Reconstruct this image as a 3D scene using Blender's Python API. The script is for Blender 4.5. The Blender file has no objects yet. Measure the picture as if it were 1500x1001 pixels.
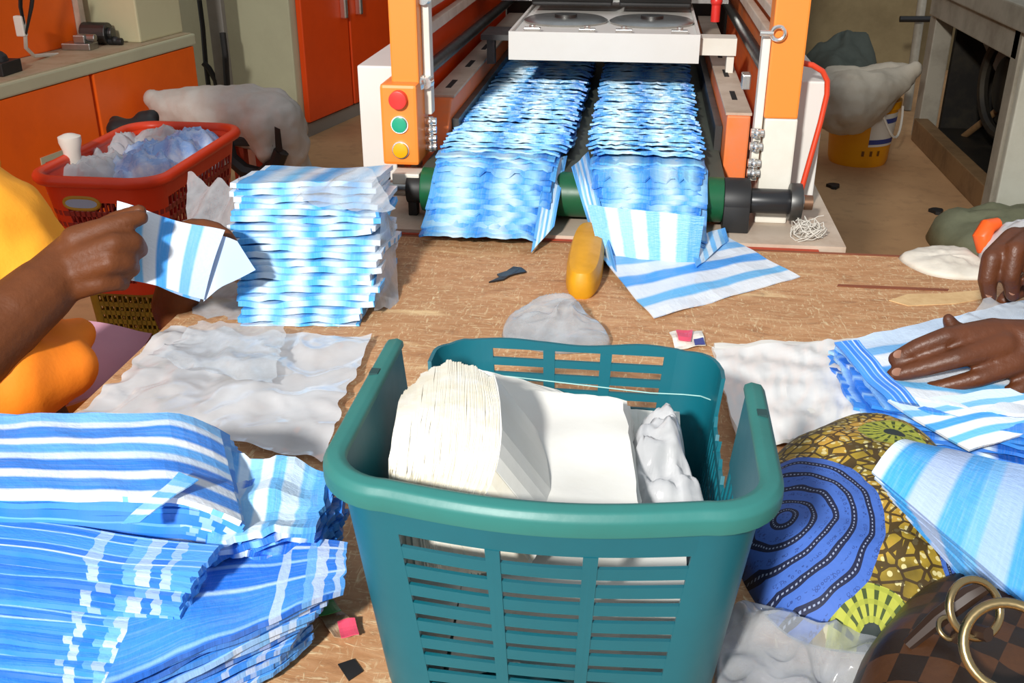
import bpy, bmesh, math, random
from mathutils import Vector, Matrix, noise
from math import sin, cos, tan, pi, radians, sqrt, atan2, hypot

# ------------------------------------------------------------------ camera, light, exposure
S = bpy.context.scene
COL = S.collection
TH, YAW, CAMH, F = radians(25), radians(7.16), .5, 1500.0
cam = bpy.data.objects.new('camera', bpy.data.cameras.new('camera'))
COL.objects.link(cam)
cam.location = (0, 0, CAMH)
cam.rotation_euler = (pi / 2 - TH, 0, YAW)
cam.data.sensor_width = 36
cam.data.lens = 36
cam.data.clip_start = .02
S.camera = cam

W = bpy.data.worlds.new('daylight')
S.world = W
W.use_nodes = True
W.node_tree.nodes['Background'].inputs[0].default_value = (.86, .93, 1, 1)
W.node_tree.nodes['Background'].inputs[1].default_value = .5

def lamp(name, kind, loc, target, energy, color, **kw):
    d = bpy.data.lights.new(name, kind)
    d.energy = energy
    d.color = color
    for k, v in kw.items():
        setattr(d, k, v)
    o = bpy.data.objects.new(name, d)
    COL.objects.link(o)
    o.location = loc
    o.rotation_euler = (Vector(target) - Vector(loc)).to_track_quat('-Z', 'Y').to_euler()
    return o

lamp('key_lamp', 'SPOT', (-.74, -1.85, 1.72), (-.12, 2.2, .05), 630, (1, .97, .92), shadow_soft_size=.11,
     spot_size=radians(58), spot_blend=.95)
S.view_settings.view_transform = 'Standard'
S.view_settings.look = 'None'
S.view_settings.gamma = 1
S.view_settings.use_curve_mapping = False
S.view_settings.exposure = .18

# ------------------------------------------------------------------ layout: a pixel of the photo to a point of the place
FW = Vector((-sin(YAW) * cos(TH), cos(YAW) * cos(TH), -sin(TH)))
RT = Vector((cos(YAW), sin(YAW), 0))
UP = RT.cross(FW)
CP = Vector((0, 0, CAMH))

def ray(u, v):
    return FW + RT * ((u - 750) / F) - UP * ((v - 500.5) / F)

def at(u, v, z=None, y=None, x=None, t=None):
    d = ray(u, v)
    if z is not None: t = (z - CAMH) / d.z
    elif y is not None: t = y / d.y
    elif x is not None: t = x / d.x
    return CP + d * t

R = random.Random(11)
def rnd(a, b): return R.uniform(a, b)
def nz(x, y=0, z=0): return noise.noise(Vector((x, y, z)))

# ------------------------------------------------------------------ materials
def lin(c):
    if isinstance(c, str):
        c = [int(c[i:i + 2], 16) / 255 for i in (0, 2, 4)]
    return tuple(((x / 12.92) if x <= .04045 else ((x + .055) / 1.055) ** 2.4) for x in c[:3]) + (1,)

class NT:
    def __init__(s, name):
        s.m = bpy.data.materials.new(name)
        s.m.use_nodes = True
        s.t = s.m.node_tree
        s.p = s.t.nodes['Principled BSDF']
        s.out = s.t.nodes['Material Output']
    def n(s, kind, **kw):
        nd = s.t.nodes.new('ShaderNode' + kind)
        for k, v in kw.items():
            if k in ('operation', 'blend_type', 'data_type', 'feature', 'interpolation', 'wave_type', 'noise_dimensions', 'distance', 'bands_direction', 'voronoi_dimensions', 'clamp_factor', 'rotation_type'):
                setattr(nd, k, v)
            else:
                nd.inputs[k.replace('_', ' ')].default_value = v
        return nd
    def l(s, a, b): s.t.links.new(a, b)
    def math(s, op, a, b=None, clamp=False):
        nd = s.t.nodes.new('ShaderNodeMath')
        nd.operation = op
        nd.use_clamp = clamp
        for i, x in enumerate((a, b)):
            if x is None: continue
            if isinstance(x, (int, float)): nd.inputs[i].default_value = x
            else: s.l(x, nd.inputs[i])
        return nd.outputs[0]
    def mix(s, fac, a, b, mode='MIX'):
        nd = s.t.nodes.new('ShaderNodeMix')
        nd.data_type = 'RGBA'
        nd.blend_type = mode
        for i, x in ((0, fac), (6, a), (7, b)):
            if isinstance(x, (int, float)): nd.inputs[i].default_value = x
            elif isinstance(x, tuple): nd.inputs[i].default_value = x
            else: s.l(x, nd.inputs[i])
        return nd.outputs[2]
    def ramp(s, fac, stops, mode='LINEAR'):
        nd = s.t.nodes.new('ShaderNodeValToRGB')
        nd.color_ramp.interpolation = mode
        el = nd.color_ramp.elements
        while len(el) < len(stops): el.new(.5)
        for e, (p, c) in zip(el, stops):
            e.position = p
            e.color = c if len(c) == 4 else (*c, 1)
        s.l(fac, nd.inputs[0])
        return nd.outputs[0]
    def coord(s, which='Object'):
        return s.n('TexCoord').outputs[which]
    def noise(s, vec, scale=5, detail=4, rough=.55, dist=0):
        nd = s.n('TexNoise', Scale=scale, Detail=detail, Roughness=rough, Distortion=dist)
        s.l(vec, nd.inputs['Vector'])
        return nd.outputs[0]
    def bump(s, h, strength=.2, dist=.002):
        b = s.n('Bump', Strength=strength, Distance=dist)
        s.l(h, b.inputs['Height'])
        s.l(b.outputs[0], s.p.inputs['Normal'])
    def mapv(s, vec, scale=(1, 1, 1), rot=(0, 0, 0), loc=(0, 0, 0)):
        m = s.n('Mapping')
        m.inputs['Scale'].default_value = scale
        m.inputs['Rotation'].default_value = rot
        m.inputs['Location'].default_value = loc
        s.l(vec, m.inputs['Vector'])
        return m.outputs[0]
    def setp(s, **kw):
        for k, v in kw.items():
            s.p.inputs[k.replace('_', ' ')].default_value = v

MATS = {}
def mat(name, col, rough=.5, metal=0, dirt=None, amt=.35, scale=9, bump=0, bscale=60, **kw):
    if name in MATS: return MATS[name]
    k = NT(name)
    c = lin(col)
    k.setp(Roughness=rough, Metallic=metal, **kw)
    if dirt:
        co = k.coord()
        f = k.noise(co, scale, 6, .65)
        f = k.math('MULTIPLY', k.math('SUBTRACT', f, .42, True), amt * 4, True)
        k.l(k.mix(f, c, lin(dirt)), k.p.inputs['Base Color'])
        k.l(k.math('ADD', k.math('MULTIPLY', f, .25), rough), k.p.inputs['Roughness'])
    else:
        k.setp(Base_Color=c)
    if bump:
        k.bump(k.noise(k.coord(), bscale, 4), bump)
    MATS[name] = k.m
    return k.m

def stripe_mat(name, bands, shift=.0, wobble=.004, rough=.34, soft=.012, bump=.25, transl=.12, streak=.5, block=None):
    """printed stripes across UV.x; each sheet carries its print a little shifted"""
    k = NT(name)
    uv = k.coord('UV')
    sep = k.n('SeparateXYZ'); k.l(uv, sep.inputs[0])
    oi = k.n('ObjectInfo')
    x = sep.outputs[0]
    if shift:
        x = k.math('ADD', x, k.math('MULTIPLY', k.math('SUBTRACT', oi.outputs['Random'], .5), shift))
    wn = k.noise(uv, 9, 2)
    x = k.math('ADD', x, k.math('MULTIPLY', k.math('SUBTRACT', wn, .5), wobble))
    x = k.math('FRACT', x)
    tot = sum(w for w, _ in bands)
    stops, p = [], 0
    for i, (w, c) in enumerate(bands):
        a, b = p, p + w / tot
        stops.append((a + (soft if i else 0), lin(c)))
        stops.append((b - (soft if i < len(bands) - 1 else 0), lin(c)))
        p = b
    c = k.ramp(x, stops)
    st = k.mapv(uv, (70, 3, 1))
    f = k.noise(st, 1, 2)
    c = k.mix(k.math('MULTIPLY', k.math('SUBTRACT', f, .45, True), streak, True), c, lin('d8ecff'))
    if block:   # the sealed, printed ends of the bags show as pale and blue blocks
        y = k.math('ADD', sep.outputs[1], k.math('MULTIPLY', k.math('SUBTRACT', oi.outputs['Random'], .5), .11))
        y = k.math('ADD', y, k.math('MULTIPLY', k.math('SUBTRACT', k.noise(k.mapv(uv, (3, 14, 1)), 1, 1), .5), .05))
        bl = k.ramp(y, [(p, lin(q) if q else (0, 0, 0, 0)) for p, q in block], 'CONSTANT')
        msk = k.ramp(y, [(p, (1, 1, 1, 1) if q else (0, 0, 0, 1)) for p, q in block], 'CONSTANT')
        c = k.mix(k.math('MULTIPLY', msk, k.math('ADD', .35, k.math('MULTIPLY', k.math('FRACT', k.math('MULTIPLY', oi.outputs['Random'], 7.3)), .55))), c, bl)
    k.l(c, k.p.inputs['Base Color'])
    k.setp(Roughness=rough, Specular_IOR_Level=.45)
    k.bump(k.noise(k.mapv(uv, (5, 9, 1)), 3, 4, .6), bump, .004)
    tr = k.n('BsdfTranslucent'); k.l(c, tr.inputs[0])
    mx = k.n('MixShader'); mx.inputs[0].default_value = transl
    k.l(k.p.outputs[0], mx.inputs[1]); k.l(tr.outputs[0], mx.inputs[2]); k.l(mx.outputs[0], k.out.inputs[0])
    return k.m

WH, PL, LB, MB_, DB = 'f2f6fb', 'c4e0fa', '7cc0f7', '3f96ee', '2672dd'
bag_machine = stripe_mat('striped_film_bright', [(1, '5ab2f3'), (1, 'ade1fb'), (1.2, 'd8f1fd'), (.8, '7acaf8'), (1, '479fee'), (.9, '9ad6fa'), (1.1, 'd6f0fd'), (.9, '62bbf5'), (1, 'a4e0fb'), (.8, '3a8fe8')], shift=.14, wobble=.06, soft=.045, transl=.2, streak=.7)
bag_held = stripe_mat('striped_film_held', [(1.1, 'eef4fb'), (.9, '6cc0f6'), (1.2, 'e6eef8'), (1.05, '48a4f3'), (1.2, 'e9eff8'), (1.0, '7abdf5'), (1.6, 'cfe3fa')])
bag_right = stripe_mat('striped_film_wide', [(.35, 'ddeefc'), (1.0, '48aaf3'), (1.1, 'b3c8ee'), (.9, '57adf3'), (.5, '79bcf5'), (1.0, 'a4c3ef'), (.8, '4fa8f2'), (1.1, '9dc2ef')])
bag_deep = stripe_mat('striped_film_deep', [(.5, 'f0f5fb'), (.9, '3f8fea'), (.6, 'e4edf8'), (.9, '2f7fe0'), (.5, 'cfe0f4'), (.7, '5aa8f0'), (.5, 'eef3fa'), (1., '3a8ae8'), (.5, 'd5e4f6'), (.8, '74bbf5')], shift=.06, wobble=.01)
bag_neat = stripe_mat('striped_film_neat', [(1, '3f92ee'), (.3, 'cfe3f8'), (.8, '6db4f5'), (.35, 'e4edf8'), (1.1, '2f7fe4'), (.3, 'a9d3f9'), (.8, '8cc6f7')], shift=.9, wobble=.006, soft=.01, block=[(0, None), (.84, 'b5daf8'), (.88, None), (.92, 'e6eef8'), (.955, '58a8f2')])
bag_deep_end = stripe_mat('striped_film_ends', [(1, '3587ea'), (.6, 'd6e6f8'), (1, '2f7ce2'), (.5, '7dbcf4'), (.9, '2c76de'), (.7, 'e6effa'), (1, '4797ee')], shift=.3, wobble=.02, soft=.02)
BLK = [(0, None), (.63, 'c9dcf4'), (.68, None), (.77, '7dbcf4'), (.82, 'd5e2f4'), (.875, None), (.92, 'c5daf4'), (.955, '5fabf3')]
bag_streak = stripe_mat('striped_film_streaked', [(1, '3a8eee'), (.2, 'b8dafa'), (1.2, '2a7ae4'), (.2, '9ccbf8'), (1, '3587ea'), (.25, 'd5e8fb'), (1, '2673de'), (.2, '8cc2f6'), (1.1, '3f92ee')], shift=.9, wobble=.006, soft=.01, block=BLK)
bag_blue = stripe_mat('striped_film_blue', [(1, '3f93ef'), (.25, 'a8d4f9'), (1.2, '2f7fe6'), (.25, '9ccbf8'), (1, '3b8cec'), (.35, 'd5e8fb'), (1, '2a78e0'), (.25, '8cc2f6'), (1.1, '3f92ee')], shift=.5, wobble=.02, soft=.02)
bag_fold = stripe_mat('striped_film_fold', [(1, '66b6f5'), (.7, 'd4eafb'), (.8, '8ccdf9'), (.8, 'e2f1fc'), (.8, '6cbcf6'), (1, 'cfe6fa'), (.7, '7ec4f8'), (.8, '58a9f2')], wobble=.02)
bag_fan = stripe_mat('striped_film_cyan', [(1, '56b2f4'), (1, 'cfe6fa'), (.9, '74c6f8'), (.9, 'dceaf9'), (1, '4fb2f4'), (1, 'cae4fa'), (1, '6cc0f7'), (.8, 'dfecf9')], shift=.12, wobble=.03, soft=.04)

def film(name, col, alpha, rough=.15, bscale=14, bump=.3, facing=.45, var=.35):
    """clear or milky polythene: part see-through, part white sheen"""
    k = NT(name)
    k.setp(Base_Color=lin(col), Roughness=rough, Specular_IOR_Level=.9)
    co = k.coord()
    if bump: k.bump(k.noise(co, bscale, 3, .5, .2), bump, .006)
    tb = k.n('BsdfTransparent')
    tb.inputs[0].default_value = (.96, .97, .98, 1)
    mx = k.n('MixShader')
    f2 = k.noise(co, bscale * 2, 3, .55)
    lw = k.n('LayerWeight', Blend=.4)
    fac = k.math('ADD', k.math('MULTIPLY', k.math('SUBTRACT', f2, .5), var), k.math('ADD', k.math('MULTIPLY', lw.outputs['Facing'], facing), alpha), True)
    k.l(fac, mx.inputs[0]); k.l(tb.outputs[0], mx.inputs[1]); k.l(k.p.outputs[0], mx.inputs[2]); k.l(mx.outputs[0], k.out.inputs[0])
    return k.m

film_clear = film('clear_polythene', 'c6cbd0', .30, .13, 30, .15, .5, .35)
film_clearer = film('thin_clear_polythene', 'dadee2', .12, .12, 30, .2)
film_milky = film('milky_polythene', 'cfd0d3', .62, .16, 9, .25, .4, .5)
film_white = film('white_polythene', 'dedddb', .97, .3, 12, .3, .1, .1)
paper_white = mat('white_film', 'dddcd7', .42, dirt='cbc5b2', amt=.25, scale=14, bump=.25, bscale=30)
paper_edge = mat('white_film_edges', 'e2dfd4', .5, dirt='cfbf98', amt=.5, scale=26, bump=.2, bscale=50)

orange = mat('orange_paint', 'ff6a12', .38, dirt='d9500c', amt=.25, scale=6)
orange_post = mat('orange_powder_coat', 'f88a32', .42, dirt='e87a28', amt=.15, scale=7)
orange_rail = mat('worn_orange_paint', 'f47a35', .5, dirt='b98768', amt=.5, scale=10)
orange_deep = mat('deep_orange_door_paint', 'ee4c08', .33, dirt='c93c04', amt=.3, scale=3)
cream = mat('cream_paint', 'e2ded2', .5, dirt='c2b7a4', amt=.35, scale=9)
cream_worn = mat('dusty_cream_paint', 'cbb9a6', .55, dirt='9c7f66', amt=.5, scale=12)
beige = mat('beige_cabinet_paint', 'c2bf9f', .55, dirt='aaa588', amt=.35, scale=4)
beige_dusty = mat('dusty_ledge_paint', 'b9a88a', .6, dirt='97744f', amt=.6, scale=9)
white_paint = mat('white_powder_coat', 'dddbd5', .45, dirt='cfcabf', amt=.3, scale=7)
steel = mat('steel', 'b9b9b6', .3, 1, dirt='7c7a76', amt=.35, scale=20)
steel_dark = mat('dark_steel', '5d5d5c', .38, .9, dirt='3a3835', amt=.4, scale=15)
chrome = mat('bright_fittings', 'e9e7e2', .22, .9)
black = mat('black_rubber', '1a1a1b', .5, dirt='33302c', amt=.3)
black_gloss = mat('black_sleeve', '202124', .32)
green_rubber = mat('green_roller_rubber', '0f5a36', .35, dirt='0b4229', amt=.4, scale=14)
belt_m = mat('belt_rubber', '454a40', .6, dirt='5b5a4c', amt=.4, scale=10)
slot_dark = mat('slot_recess', '0f0d0c', .8)
red_paint = mat('red_oxide_paint', 'b23c1e', .5, dirt='7d2a18', amt=.4)
red_tube_m = mat('red_tube_paint', 'd84424', .35)
teal = mat('teal_shaded_plastic', '075e6c', .38, dirt='0b4f5b', amt=.3, scale=12, bump=.05, bscale=90)  # darkened teal: the shade on the basket walls is put into the colour
teal_rim = mat('teal_lit_rim_plastic', '2a706b', .45, dirt='275f59', amt=.35, scale=16, bump=.08, bscale=110)  # same plastic, lighter: light from above is put into the rim colour
teal_dark = mat('teal_socket_plastic', '1d3f40', .6)
red_plastic = mat('red_basket_plastic', 'e2401a', .38, dirt='bf2f12', amt=.25, scale=8)
maroon_plastic = mat('dark_red_mesh_plastic', '9c2a24', .42, dirt='71201f', amt=.3, scale=9)
yellow_plastic = mat('dull_yellow_plastic', 'a58a1c', .5, dirt='6f5a16', amt=.5, scale=9)  # muted yellow mottled with a darker brown
bucket_yellow = mat('yellow_bucket_plastic', 'f2a40c', .4, dirt='d98d08', amt=.3, scale=7)
soap = mat('yellow_soap_plastic', 'd99a12', .48, dirt='b87f10', amt=.4, scale=30, bump=.25, bscale=45)
woven = mat('woven_sack', 'cbc6bd', .6, dirt='a39c92', amt=.35, scale=7, bump=.3, bscale=160)
woven_dark = mat('woven_sack_dusty', 'c4b9a6', .6, dirt='9c8f7b', amt=.4, scale=6, bump=.3, bscale=150)
skin_m = mat('dark_brown_skin', '643619', .52, dirt='45230f', amt=.35, scale=22, bump=.35, bscale=170, Specular_IOR_Level=.3)
skin_r = mat('deep_brown_skin', '5c3016', .42, dirt='3a1c0d', amt=.4, scale=26, bump=.4, bscale=170, Specular_IOR_Level=.5)
nail = mat('fingernail', '8f6653', .35)
yellow_cloth = mat('yellow_orange_cloth', 'ffac26', .7, dirt='f79420', amt=.3, scale=5, bump=.15, bscale=200)
orange_cloth = mat('orange_cloth', 'ff8a14', .7, dirt='ee6e0c', amt=.3, scale=6, bump=.15, bscale=200)
pink_cloth = mat('pink_cloth', 'cf9aae', .75, dirt='b98299', amt=.3)
grey_cloth = mat('dark_grey_cloth', '54565a', .8, dirt='3d3f42', amt=.3)
hair_m = mat('black_hair', '120e0c', .7, bump=.5, bscale=90)
dark_cloth = mat('dark_green_grey_cloth', '4c534c', .8, dirt='333a35', amt=.4)
tarp_m = mat('olive_tarpaulin', '87896c', .6, dirt='64664e', amt=.5, scale=8, bump=.2)
white_cloth = mat('white_cloth', 'e0d9cb', .8, dirt='b8ab97', amt=.35, scale=16, bump=.3, bscale=60)
orange_film = mat('orange_print', 'f0601c', .4)
glassy = mat('silver_tape', 'c9c9c6', .3, .7)
pole_m = mat('grey_conduit', '8f8a84', .5, .2, dirt='6d6660', amt=.3)
mach_grey = mat('grey_machine_paint', 'a9a292', .5, dirt='6f6656', amt=.5, scale=6)
mach_white = mat('pale_machine_panel', 'd3d2c2', .5, dirt='a9a592', amt=.35, scale=4)
dark_mach = mat('dark_oily_steel', '2a2724', .5, .5, dirt='48402f', amt=.5, scale=12)
brown_wood = mat('dusty_timber', '8b6a44', .65, dirt='5d4429', amt=.5, scale=9)
brass = mat('antique_brass', 'b09a70', .26, 1, dirt='6d5a3c', amt=.3, scale=40)
red_btn = mat('red_button', 'e0352e', .35)
green_btn = mat('green_button', '23a079', .35)
yellow_btn = mat('yellow_button', 'f7a90e', .35)
white_label = mat('white_label', 'e9e4d8', .5)
blue_label = mat('blue_label_band', '3a478f', .5)
red_label = mat('red_label_print', 'd0432c', .5)
pinkish = mat('pink_print', 'e0506c', .4)
greenish = mat('green_print', '3d8a45', .4)
wall_m = mat('stained_wall', '94835f', .9, dirt='5f4e36', amt=.5, scale=2.2, bump=.1)

def wood_material():
    k = NT('worn_plywood')
    co = k.coord()
    wv = k.noise(co, 2.5, 3)
    add = k.n('VectorMath', operation='ADD'); k.l(co, add.inputs[0])
    sc = k.n('VectorMath', operation='SCALE'); cmb = k.n('CombineXYZ'); k.l(wv, cmb.inputs[1]); k.l(cmb.outputs[0], sc.inputs[0]); sc.inputs['Scale'].default_value = .12
    k.l(sc.outputs[0], add.inputs[1])
    g = k.noise(k.mapv(add.outputs[0], (14, 60, 9)), 1, 7, .68, 1.2)
    base = k.ramp(g, [(.25, lin('936644')), (.45, lin('b58358')), (.58, lin('c29268')), (.78, lin('d4ae80'))])
    big = k.noise(co, 3.2, 5, .6)
    base = k.mix(k.math('MULTIPLY', k.math('SUBTRACT', big, .45, True), 1.6, True), base, lin('9c7450'))
    hay = k.noise(k.mapv(add.outputs[0], (40, 150, 9), (0, 0, .5)), 1, 3, .5, 2.5)
    hay2 = k.noise(k.mapv(add.outputs[0], (150, 34, 9), (0, 0, .4)), 1, 3, .5, 2.5)
    hf = k.math('MULTIPLY', k.math('SUBTRACT', k.math('MAXIMUM', hay, hay2), .57, True), 5, True)
    base = k.mix(k.math('MULTIPLY', hf, .8), base, lin('ecd9ae'))
    flake = k.noise(k.mapv(co, (3, 22, 1), (0, 0, .1)), 2, 6, .6, .5)
    base = k.mix(k.math('MULTIPLY', k.math('SUBTRACT', flake, .6, True), 6, True), base, lin('e3c595'))
    dk = k.noise(co, 24, 7, .75)
    base = k.mix(k.math('MULTIPLY', k.math('SUBTRACT', dk, .57, True), 3.5, True), base, lin('6a4530'))
    k.l(base, k.p.inputs['Base Color'])
    k.setp(Roughness=.68)
    k.bump(k.math('ADD', g, k.math('MULTIPLY', hf, .4)), .35, .002)
    return k.m
wood = wood_material()
wood_edge = mat('red_brown_edge', '8a4a2c', .6, dirt='5f3320', amt=.4)

def floor_material():
    k = NT('dusty_concrete')
    co = k.coord()
    a = k.noise(co, 1.4, 6, .6)
    b = k.noise(co, 18, 5, .65)
    c = k.ramp(a, [(.3, lin('a97f55')), (.6, lin('c79a6c')), (.8, lin('cfa677'))])
    c = k.mix(k.math('MULTIPLY', k.math('SUBTRACT', b, .52, True), 1.8, True), c, lin('8e6a48'))
    k.l(c, k.p.inputs['Base Color']); k.setp(Roughness=.8); k.bump(b, .2, .003)
    return k.m
floor_m = floor_material()

# ------------------------------------------------------------------ mesh building
class MB:
    def __init__(s): s.v, s.f, s.uv = [], [], []
    def add(s, vs, fs, uvs=None):
        n = len(s.v)
        s.v += [tuple(v) for v in vs]
        s.f += [tuple(i + n for i in f) for f in fs]
        s.uv += list(uvs) if uvs else [(0, 0)] * len(vs)
        return s
    def box(s, x0, x1, y0, y1, z0, z1, m=None):
        vs = [Vector(p) for p in ((x0, y0, z0), (x1, y0, z0), (x1, y1, z0), (x0, y1, z0), (x0, y0, z1), (x1, y0, z1), (x1, y1, z1), (x0, y1, z1))]
        if m: vs = [m @ v for v in vs]
        return s.add(vs, [(0, 3, 2, 1), (4, 5, 6, 7), (0, 1, 5, 4), (1, 2, 6, 5), (2, 3, 7, 6), (3, 0, 4, 7)])
    def cyl(s, p0, p1, r0, r1=None, n=18, caps=True):
        p0, p1 = Vector(p0), Vector(p1); r1 = r0 if r1 is None else r1
        d = (p1 - p0).normalized(); a = d.orthogonal().normalized(); b = d.cross(a)
        vs = []
        for p, r in ((p0, r0), (p1, r1)):
            vs += [p + (a * cos(2 * pi * i / n) + b * sin(2 * pi * i / n)) * r for i in range(n)]
        fs = [(i, (i + 1) % n, n + (i + 1) % n, n + i) for i in range(n)]
        if caps: fs += [tuple(range(n - 1, -1, -1)), tuple(range(n, 2 * n))]
        return s.add(vs, fs)
    def ball(s, c, r, n=12, sq=(1, 1, 1)):
        c = Vector(c); vs = []; m = n // 2
        for j in range(1, m):
            a = pi * j / m
            vs += [c + Vector((sin(a) * cos(2 * pi * i / n) * sq[0], sin(a) * sin(2 * pi * i / n) * sq[1], cos(a) * sq[2])) * r for i in range(n)]
        t, b = len(vs), len(vs) + 1
        vs += [c + Vector((0, 0, r * sq[2])), c - Vector((0, 0, r * sq[2]))]
        fs = [(j * n + i, (j + 1) * n + i, (j + 1) * n + (i + 1) % n, j * n + (i + 1) % n) for j in range(m - 2) for i in range(n)]
        fs += [(t, i, (i + 1) % n) for i in range(n)] + [(b, (m - 2) * n + (i + 1) % n, (m - 2) * n + i) for i in range(n)]
        return s.add(vs, fs)
    def tube(s, pts, r, n=8, closed=False):
        pts = [Vector(p) for p in pts]; k = len(pts); vs = []
        prev = None
        for i, p in enumerate(pts):
            if closed: d = pts[(i + 1) % k] - pts[i - 1]
            else: d = pts[min(i + 1, k - 1)] - pts[max(i - 1, 0)]
            d.normalize()
            a = d.orthogonal().normalized() if prev is None else (prev - d * prev.dot(d)).normalized()
            prev = a; b = d.cross(a)
            rr = r[i] if isinstance(r, (list, tuple)) else r
            vs += [p + (a * cos(2 * pi * j / n) + b * sin(2 * pi * j / n)) * rr for j in range(n)]
        fs = []
        for i in range(k if closed else k - 1):
            i2 = (i + 1) % k
            fs += [(i * n + j, i * n + (j + 1) % n, i2 * n + (j + 1) % n, i2 * n + j) for j in range(n)]
        if not closed: fs += [tuple(range(n - 1, -1, -1)), tuple(range((k - 1) * n, k * n))]
        return s.add(vs, fs)
    def torus(s, c, axis, R_, r, n=28, m=8, sq=1):
        ax = Vector(axis).normalized(); a = ax.orthogonal().normalized(); b = ax.cross(a)
        return s.tube([Vector(c) + a * (R_ * cos(2 * pi * i / n)) + b * (R_ * sq * sin(2 * pi * i / n)) for i in range(n)], r, m, True)
    def lathe(s, c, prof, n=24):
        c = Vector(c); vs = []
        for r, z in prof:
            vs += [c + Vector((r * cos(2 * pi * i / n), r * sin(2 * pi * i / n), z)) for i in range(n)]
        uvs = [(i / n, j / (len(prof) - 1)) for j in range(len(prof)) for i in range(n)]
        fs = [(j * n + i, j * n + (i + 1) % n, (j + 1) * n + (i + 1) % n, (j + 1) * n + i) for j in range(len(prof) - 1) for i in range(n)]
        if prof[0][0] > 1e-5: fs.append(tuple(range(n - 1, -1, -1)))
        return s.add(vs, fs, uvs)
    def prism(s, poly, fn, a0, a1):
        """poly of 2D points; fn(p, q, a) gives 3D"""
        n = len(poly)
        vs = [fn(p, q, a0) for p, q in poly] + [fn(p, q, a1) for p, q in poly]
        fs = [tuple(range(n - 1, -1, -1)), tuple(range(n, 2 * n))] + [(i, (i + 1) % n, n + (i + 1) % n, n + i) for i in range(n)]
        return s.add(vs, fs)
    def grid(s, fn, nu, nv, th=0, uvf=None):
        """surface fn(u, v); th: thickness along the local normal, 0 for a single skin"""
        P = [[Vector(fn(i / nu, j / nv)) for i in range(nu + 1)] for j in range(nv + 1)]
        U = [((i / nu, j / nv) if not uvf else uvf(i / nu, j / nv)) for j in range(nv + 1) for i in range(nu + 1)]
        w = nu + 1
        top = [p for row in P for p in row]
        fs = [(j * w + i, j * w + i + 1, (j + 1) * w + i + 1, (j + 1) * w + i) for j in range(nv) for i in range(nu)]
        if not th: return s.add(top, fs, U)
        bot = []
        for j in range(nv + 1):
            for i in range(nu + 1):
                du = P[j][min(i + 1, nu)] - P[j][max(i - 1, 0)]
                dv = P[min(j + 1, nv)][i] - P[max(j - 1, 0)][i]
                nn = du.cross(dv)
                nn = nn.normalized() if nn.length > 1e-9 else Vector((0, 0, 1))
                bot.append(P[j][i] - nn * th)
        m = len(top)
        fs += [tuple(m + k for k in reversed(f)) for f in fs]
        ring = [i for i in range(w)] + [j * w + nu for j in range(1, nv + 1)] + [nv * w + i for i in range(nu - 1, -1, -1)] + [j * w for j in range(nv - 1, 0, -1)]
        fs += [(ring[q], m + ring[q], m + ring[(q + 1) % len(ring)], ring[(q + 1) % len(ring)]) for q in range(len(ring))]
        return s.add(top + bot, fs, U + U)
    def mesh(s, name, off=Vector((0, 0, 0)), bevel=0, smooth=False):
        me = bpy.data.meshes.new(name)
        me.from_pydata([tuple(Vector(v) - off) for v in s.v], [], s.f)
        ul = me.uv_layers.new(name='UVMap')
        vi = [0] * len(me.loops)
        me.loops.foreach_get('vertex_index', vi)
        flat = []
        for i in vi: flat += s.uv[i]
        ul.data.foreach_set('uv', flat)
        if bevel:
            bm = bmesh.new(); bm.from_mesh(me)
            bmesh.ops.recalc_face_normals(bm, faces=bm.faces)
            es = [e for e in bm.edges if len(e.link_faces) == 2 and e.calc_face_angle(0) > .5]
            bmesh.ops.bevel(bm, geom=es, offset=bevel, segments=2, profile=.6, affect='EDGES', clamp_overlap=True)
            bm.to_mesh(me); bm.free()
        if smooth:
            me.polygons.foreach_set('use_smooth', [True] * len(me.polygons))
            if smooth != 'all':
                try: me.set_sharp_from_angle(angle=radians(38))
                except Exception: pass
        me.update()
        return me

WL = {}
def _link(o, loc, parent):
    COL.objects.link(o)
    if parent is not None:
        o.parent = parent
        o.location = Vector(loc) - WL[parent.name]
    else: o.location = loc
    WL[o.name] = Vector(loc)

def tag(o, label=None, cat=None, group=None, kind=None):
    for k, v in (('label', label), ('category', cat), ('group', group), ('kind', kind)):
        if v: o[k] = v
    return o

def thing(name, loc, label, cat, group=None):
    o = bpy.data.objects.new(name, None)
    o.empty_display_size = .05
    _link(o, loc, None)
    return tag(o, label, cat, group)

def part(name, mb, m, parent, bevel=0, smooth=False, label=None, kind=None):
    o = bpy.data.objects.new(name, mb.mesh(name, WL[parent.name], bevel, smooth) if isinstance(mb, MB) else mb)
    if m: o.data.materials.append(m)
    COL.objects.link(o)
    o.parent = parent
    WL[o.name] = WL[parent.name]
    return tag(o, label, None, None, kind)

def solo(name, mb, m, label, cat, group=None, bevel=0, smooth=False, kind=None):
    """a thing that is one mesh; its origin sits at the middle of its base"""
    xs, ys, zs = zip(*[tuple(v) for v in mb.v])
    c = Vector(((min(xs) + max(xs)) / 2, (min(ys) + max(ys)) / 2, min(zs)))
    o = bpy.data.objects.new(name, mb.mesh(name, c, bevel, smooth))
    o.data.materials.append(m)
    _link(o, c, None)
    return tag(o, label, cat, group, kind)

def struct(name, mb, m, parent=None, **kw):
    o = bpy.data.objects.new(name, mb.mesh(name, **kw))
    o.data.materials.append(m)
    COL.objects.link(o)
    WL[o.name] = Vector((0, 0, 0))
    if parent: o.parent = parent
    else: o['kind'] = 'structure'
    return o

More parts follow.
